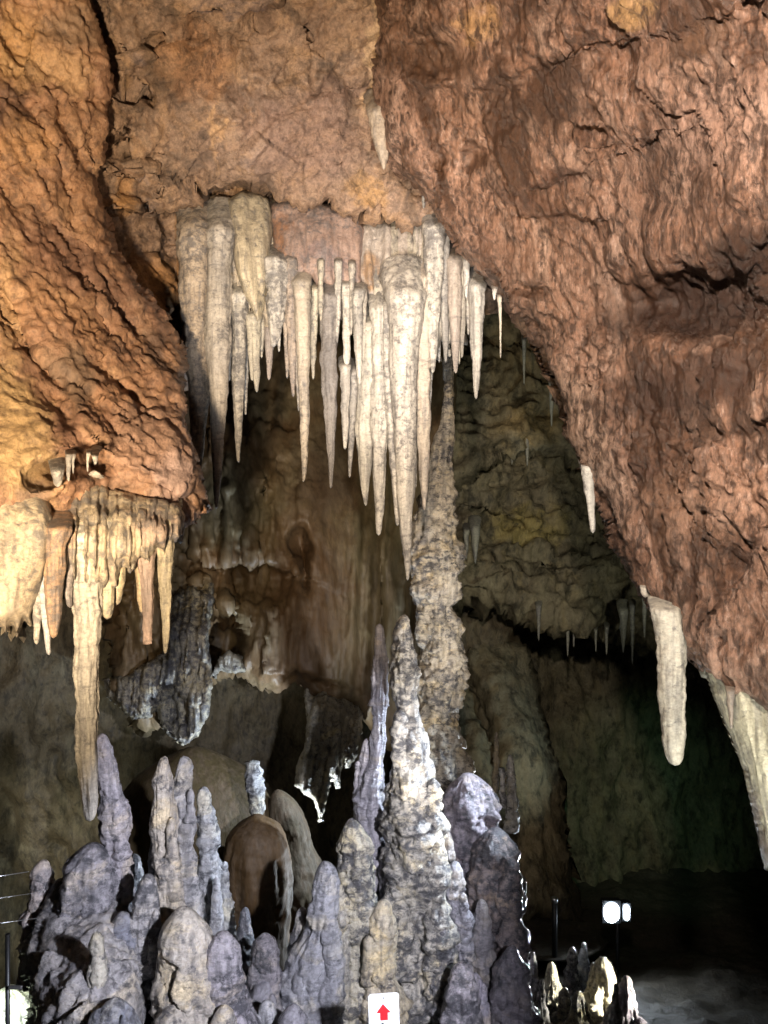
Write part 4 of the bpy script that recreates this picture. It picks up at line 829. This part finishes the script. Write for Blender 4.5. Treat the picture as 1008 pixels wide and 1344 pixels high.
def part(name, VF, mat, parent, smooth=False):
    V, F = VF; loc = np.array(parent.location) if parent.type == 'EMPTY' else np.zeros(3)
    o = mesh_object(name, np.asarray(V) - loc, F, mat, None, None, smooth)
    o.parent = parent; return o


white = plain('sign_white', (0.78, 0.80, 0.84), 0.35); red = plain('sign_red', (0.62, 0.02, 0.03), 0.4); ink = plain('sign_ink', (0.03, 0.03, 0.035), 0.5)
metal = plain('dark_metal', (0.03, 0.032, 0.035), 0.4, 0.6); steel = plain('steel_wire', (0.55, 0.56, 0.58), 0.3, 0.9)

# arrow sign: rounded white plate, slightly turned, with a red arrow and black figures under it
sc = at(508, 1350, 3.8); pxm = 3.8 / FPX
sign = empty('arrow_sign', (sc[0], sc[1] + 0.02, -2.95), 'white rounded sign plate with a red up arrow at the bottom edge', 'sign')


def extrude(pts, y0, y1):
    pts = np.array(pts); n = len(pts); c0 = pts.mean(0)
    V = [(x, y0, z) for x, z in pts] + [(x, y1, z) for x, z in pts] + [(c0[0], y0, c0[1]), (c0[0], y1, c0[1])]
    F = []
    for i in range(n):
        j = (i + 1) % n; F.append((i, j, n + j, n + i))
    return np.array(V), np.array(F), n


def flat_piece(name, pts, y0, y1, mat, parent):
    """closed plate with an n-gon front and back"""
    me = bpy.data.meshes.new(name); pts = [tuple(p) for p in pts]; n = len(pts); L = np.array(parent.location) if parent.type == 'EMPTY' else np.zeros(3)
    V = [(x - L[0], y0 - L[1], z - L[2]) for x, z in pts] + [(x - L[0], y1 - L[1], z - L[2]) for x, z in pts]
    F = [tuple(range(n)), tuple(range(2 * n - 1, n - 1, -1))] + [((i + 1) % n, i, n + i, n + (i + 1) % n) for i in range(n)]
    me.from_pydata(V, [], F); me.update(); me.materials.append(mat)
    o = bpy.data.objects.new(name, me); COL.objects.link(o); o.parent = parent; return o


def rrect(x0, z0, x1, z1, r):
    pts = []
    for cx, cz, a0 in ((x1 - r, z1 - r, 0), (x0 + r, z1 - r, 90), (x0 + r, z0 + r, 180), (x1 - r, z0 + r, 270)):
        for k in range(6): a = math.radians(a0 + 18 * k); pts.append((cx + r * math.cos(a), cz + r * math.sin(a)))
    return pts


def sx(px): return (px - CX) * pxm


def sz(py): return -(py - CY) * pxm


pl = flat_piece('plate', rrect(sx(488), sz(1402), sx(528), sz(1301), 0.016), sc[1] + 0.006, sc[1], white, sign)
yA = sc[1] - 0.002
def onplate(name, pxpts, mat):
    o = flat_piece(name, [(sx(a), sz(b)) for a, b in pxpts], sc[1] - 0.0005, yA, mat, sign); o.location = (0, 0, 0); return o
onplate('arrow', [(507, 1314), (517, 1326), (513, 1326), (513, 1336), (503, 1336), (503, 1326), (498, 1326)], red)
onplate('figure', [(504, 1340), (507, 1339), (508, 1344), (512, 1345), (511, 1349), (507, 1350), (508, 1358), (505, 1358), (502, 1350), (501, 1345)], ink)
part('post', tube((sx(508), sc[1] + 0.03, -3.3), (sx(508), sc[1] + 0.03, sz(1330)), 0.02), metal, sign, True)

sign.rotation_euler = (0.03, -0.035, 0.06)
for zz in (1306, 1396):
    part('screw', tube((sx(508), sc[1] - 0.004, sz(zz)), (sx(508), sc[1] + 0.004, sz(zz)), 0.004), steel, sign)
# railing at the lower left
rail = empty('railing', at(10, 1500, 3.4), 'dark metal railing post with thin wires at the lower left edge', 'railing')
part('post', tube(at(10, 1560, 3.4), at(10, 1226, 3.4), 0.010), metal, rail, True)
for ya, yb, xb, r in ((1152, 1144, 38, 0.0022), (1177, 1172, 46, 0.0014), (1208, 1205, 50, 0.0014)):
    part('wire', tube(at(-260, ya + 34, 3.4), at(xb, yb, 3.95), r, 8, 8, 0.005), steel, rail, True)
part('bracket', box_bm(*at(20, 1296, 3.38), 0.055, 0.012, 0.012), steel, rail)

# walkway with lamp post in the distance
sr('path', [(640, 1206), (700, 1204), (770, 1210), (800, 1240), (760, 1262), (650, 1258)], [(640, 1210, 9.6), (780, 1215, 9.6), (650, 1255, 8.7), (770, 1255, 8.7)], 'floor', 2.5, 8, 0.1, 0.5, lambda V, P: 0.02 * fbm(V, 6, 3), seed=12)
pb = empty('bollard_post', at(728, 1262, 8.7), 'dark upright post with a thin lit edge on the far walkway', 'post')
part('shaft', tube(at(728, 1275, 8.7), at(728, 1184, 8.7), 0.030), metal, pb, True)
part('cap', tube(at(728, 1184, 8.7), at(728, 1178, 8.7), 0.036), steel, pb, True)

# the lit lamp
lp = at(803, 1198, 8.8)
lamp = empty('floodlight', (lp[0], lp[1], lp[2] - 0.8), 'glaring white twin floodlight on the dark ground at lower right', 'lamp')
glow = plain('lamp_glow', (1, 1, 1), 0.3, 0, (0.80, 0.90, 1.0), 70)
for dx, wx, hz in ((0, 0.17, 0.22), (0.17, 0.06, 0.17)):
    hs = part('housing', box_bm(lp[0] + dx, lp[1] + 0.05, lp[2], wx + 0.04, 0.08, hz + 0.04), metal, lamp)
    part('fin', box_bm(lp[0] + dx, lp[1] + 0.12, lp[2], wx * 0.7, 0.06, hz * 0.8), metal, lamp)
    ln = flat_piece('lens', rrect(lp[0] + dx - wx / 2 - lamp.location[0], lp[2] - hz / 2 - lamp.location[2], lp[0] + dx + wx / 2 - lamp.location[0], lp[2] + hz / 2 - lamp.location[2], wx * 0.499),
                    lp[1] + 0.009 - lamp.location[1], lp[1] - 0.004 - lamp.location[1], glow, hs)
part('stand', tube((lp[0] + 0.1, lp[1] + 0.12, lp[2] - 0.9), (lp[0] + 0.1, lp[1] + 0.12, lp[2] - 0.02), 0.02), metal, lamp, True)
part('crossbar', tube((lp[0] - 0.05, lp[1] + 0.12, lp[2] - 0.02), (lp[0] + 0.25, lp[1] + 0.12, lp[2] - 0.02), 0.015), metal, lamp, True)
spot('floodlight_bulb', (lp[0], lp[1] - 0.12, lp[2] + 0.02), at(630, 1150, 6.2), 800, (0.85, 0.93, 1.0), 44, 0.8, 0.06)
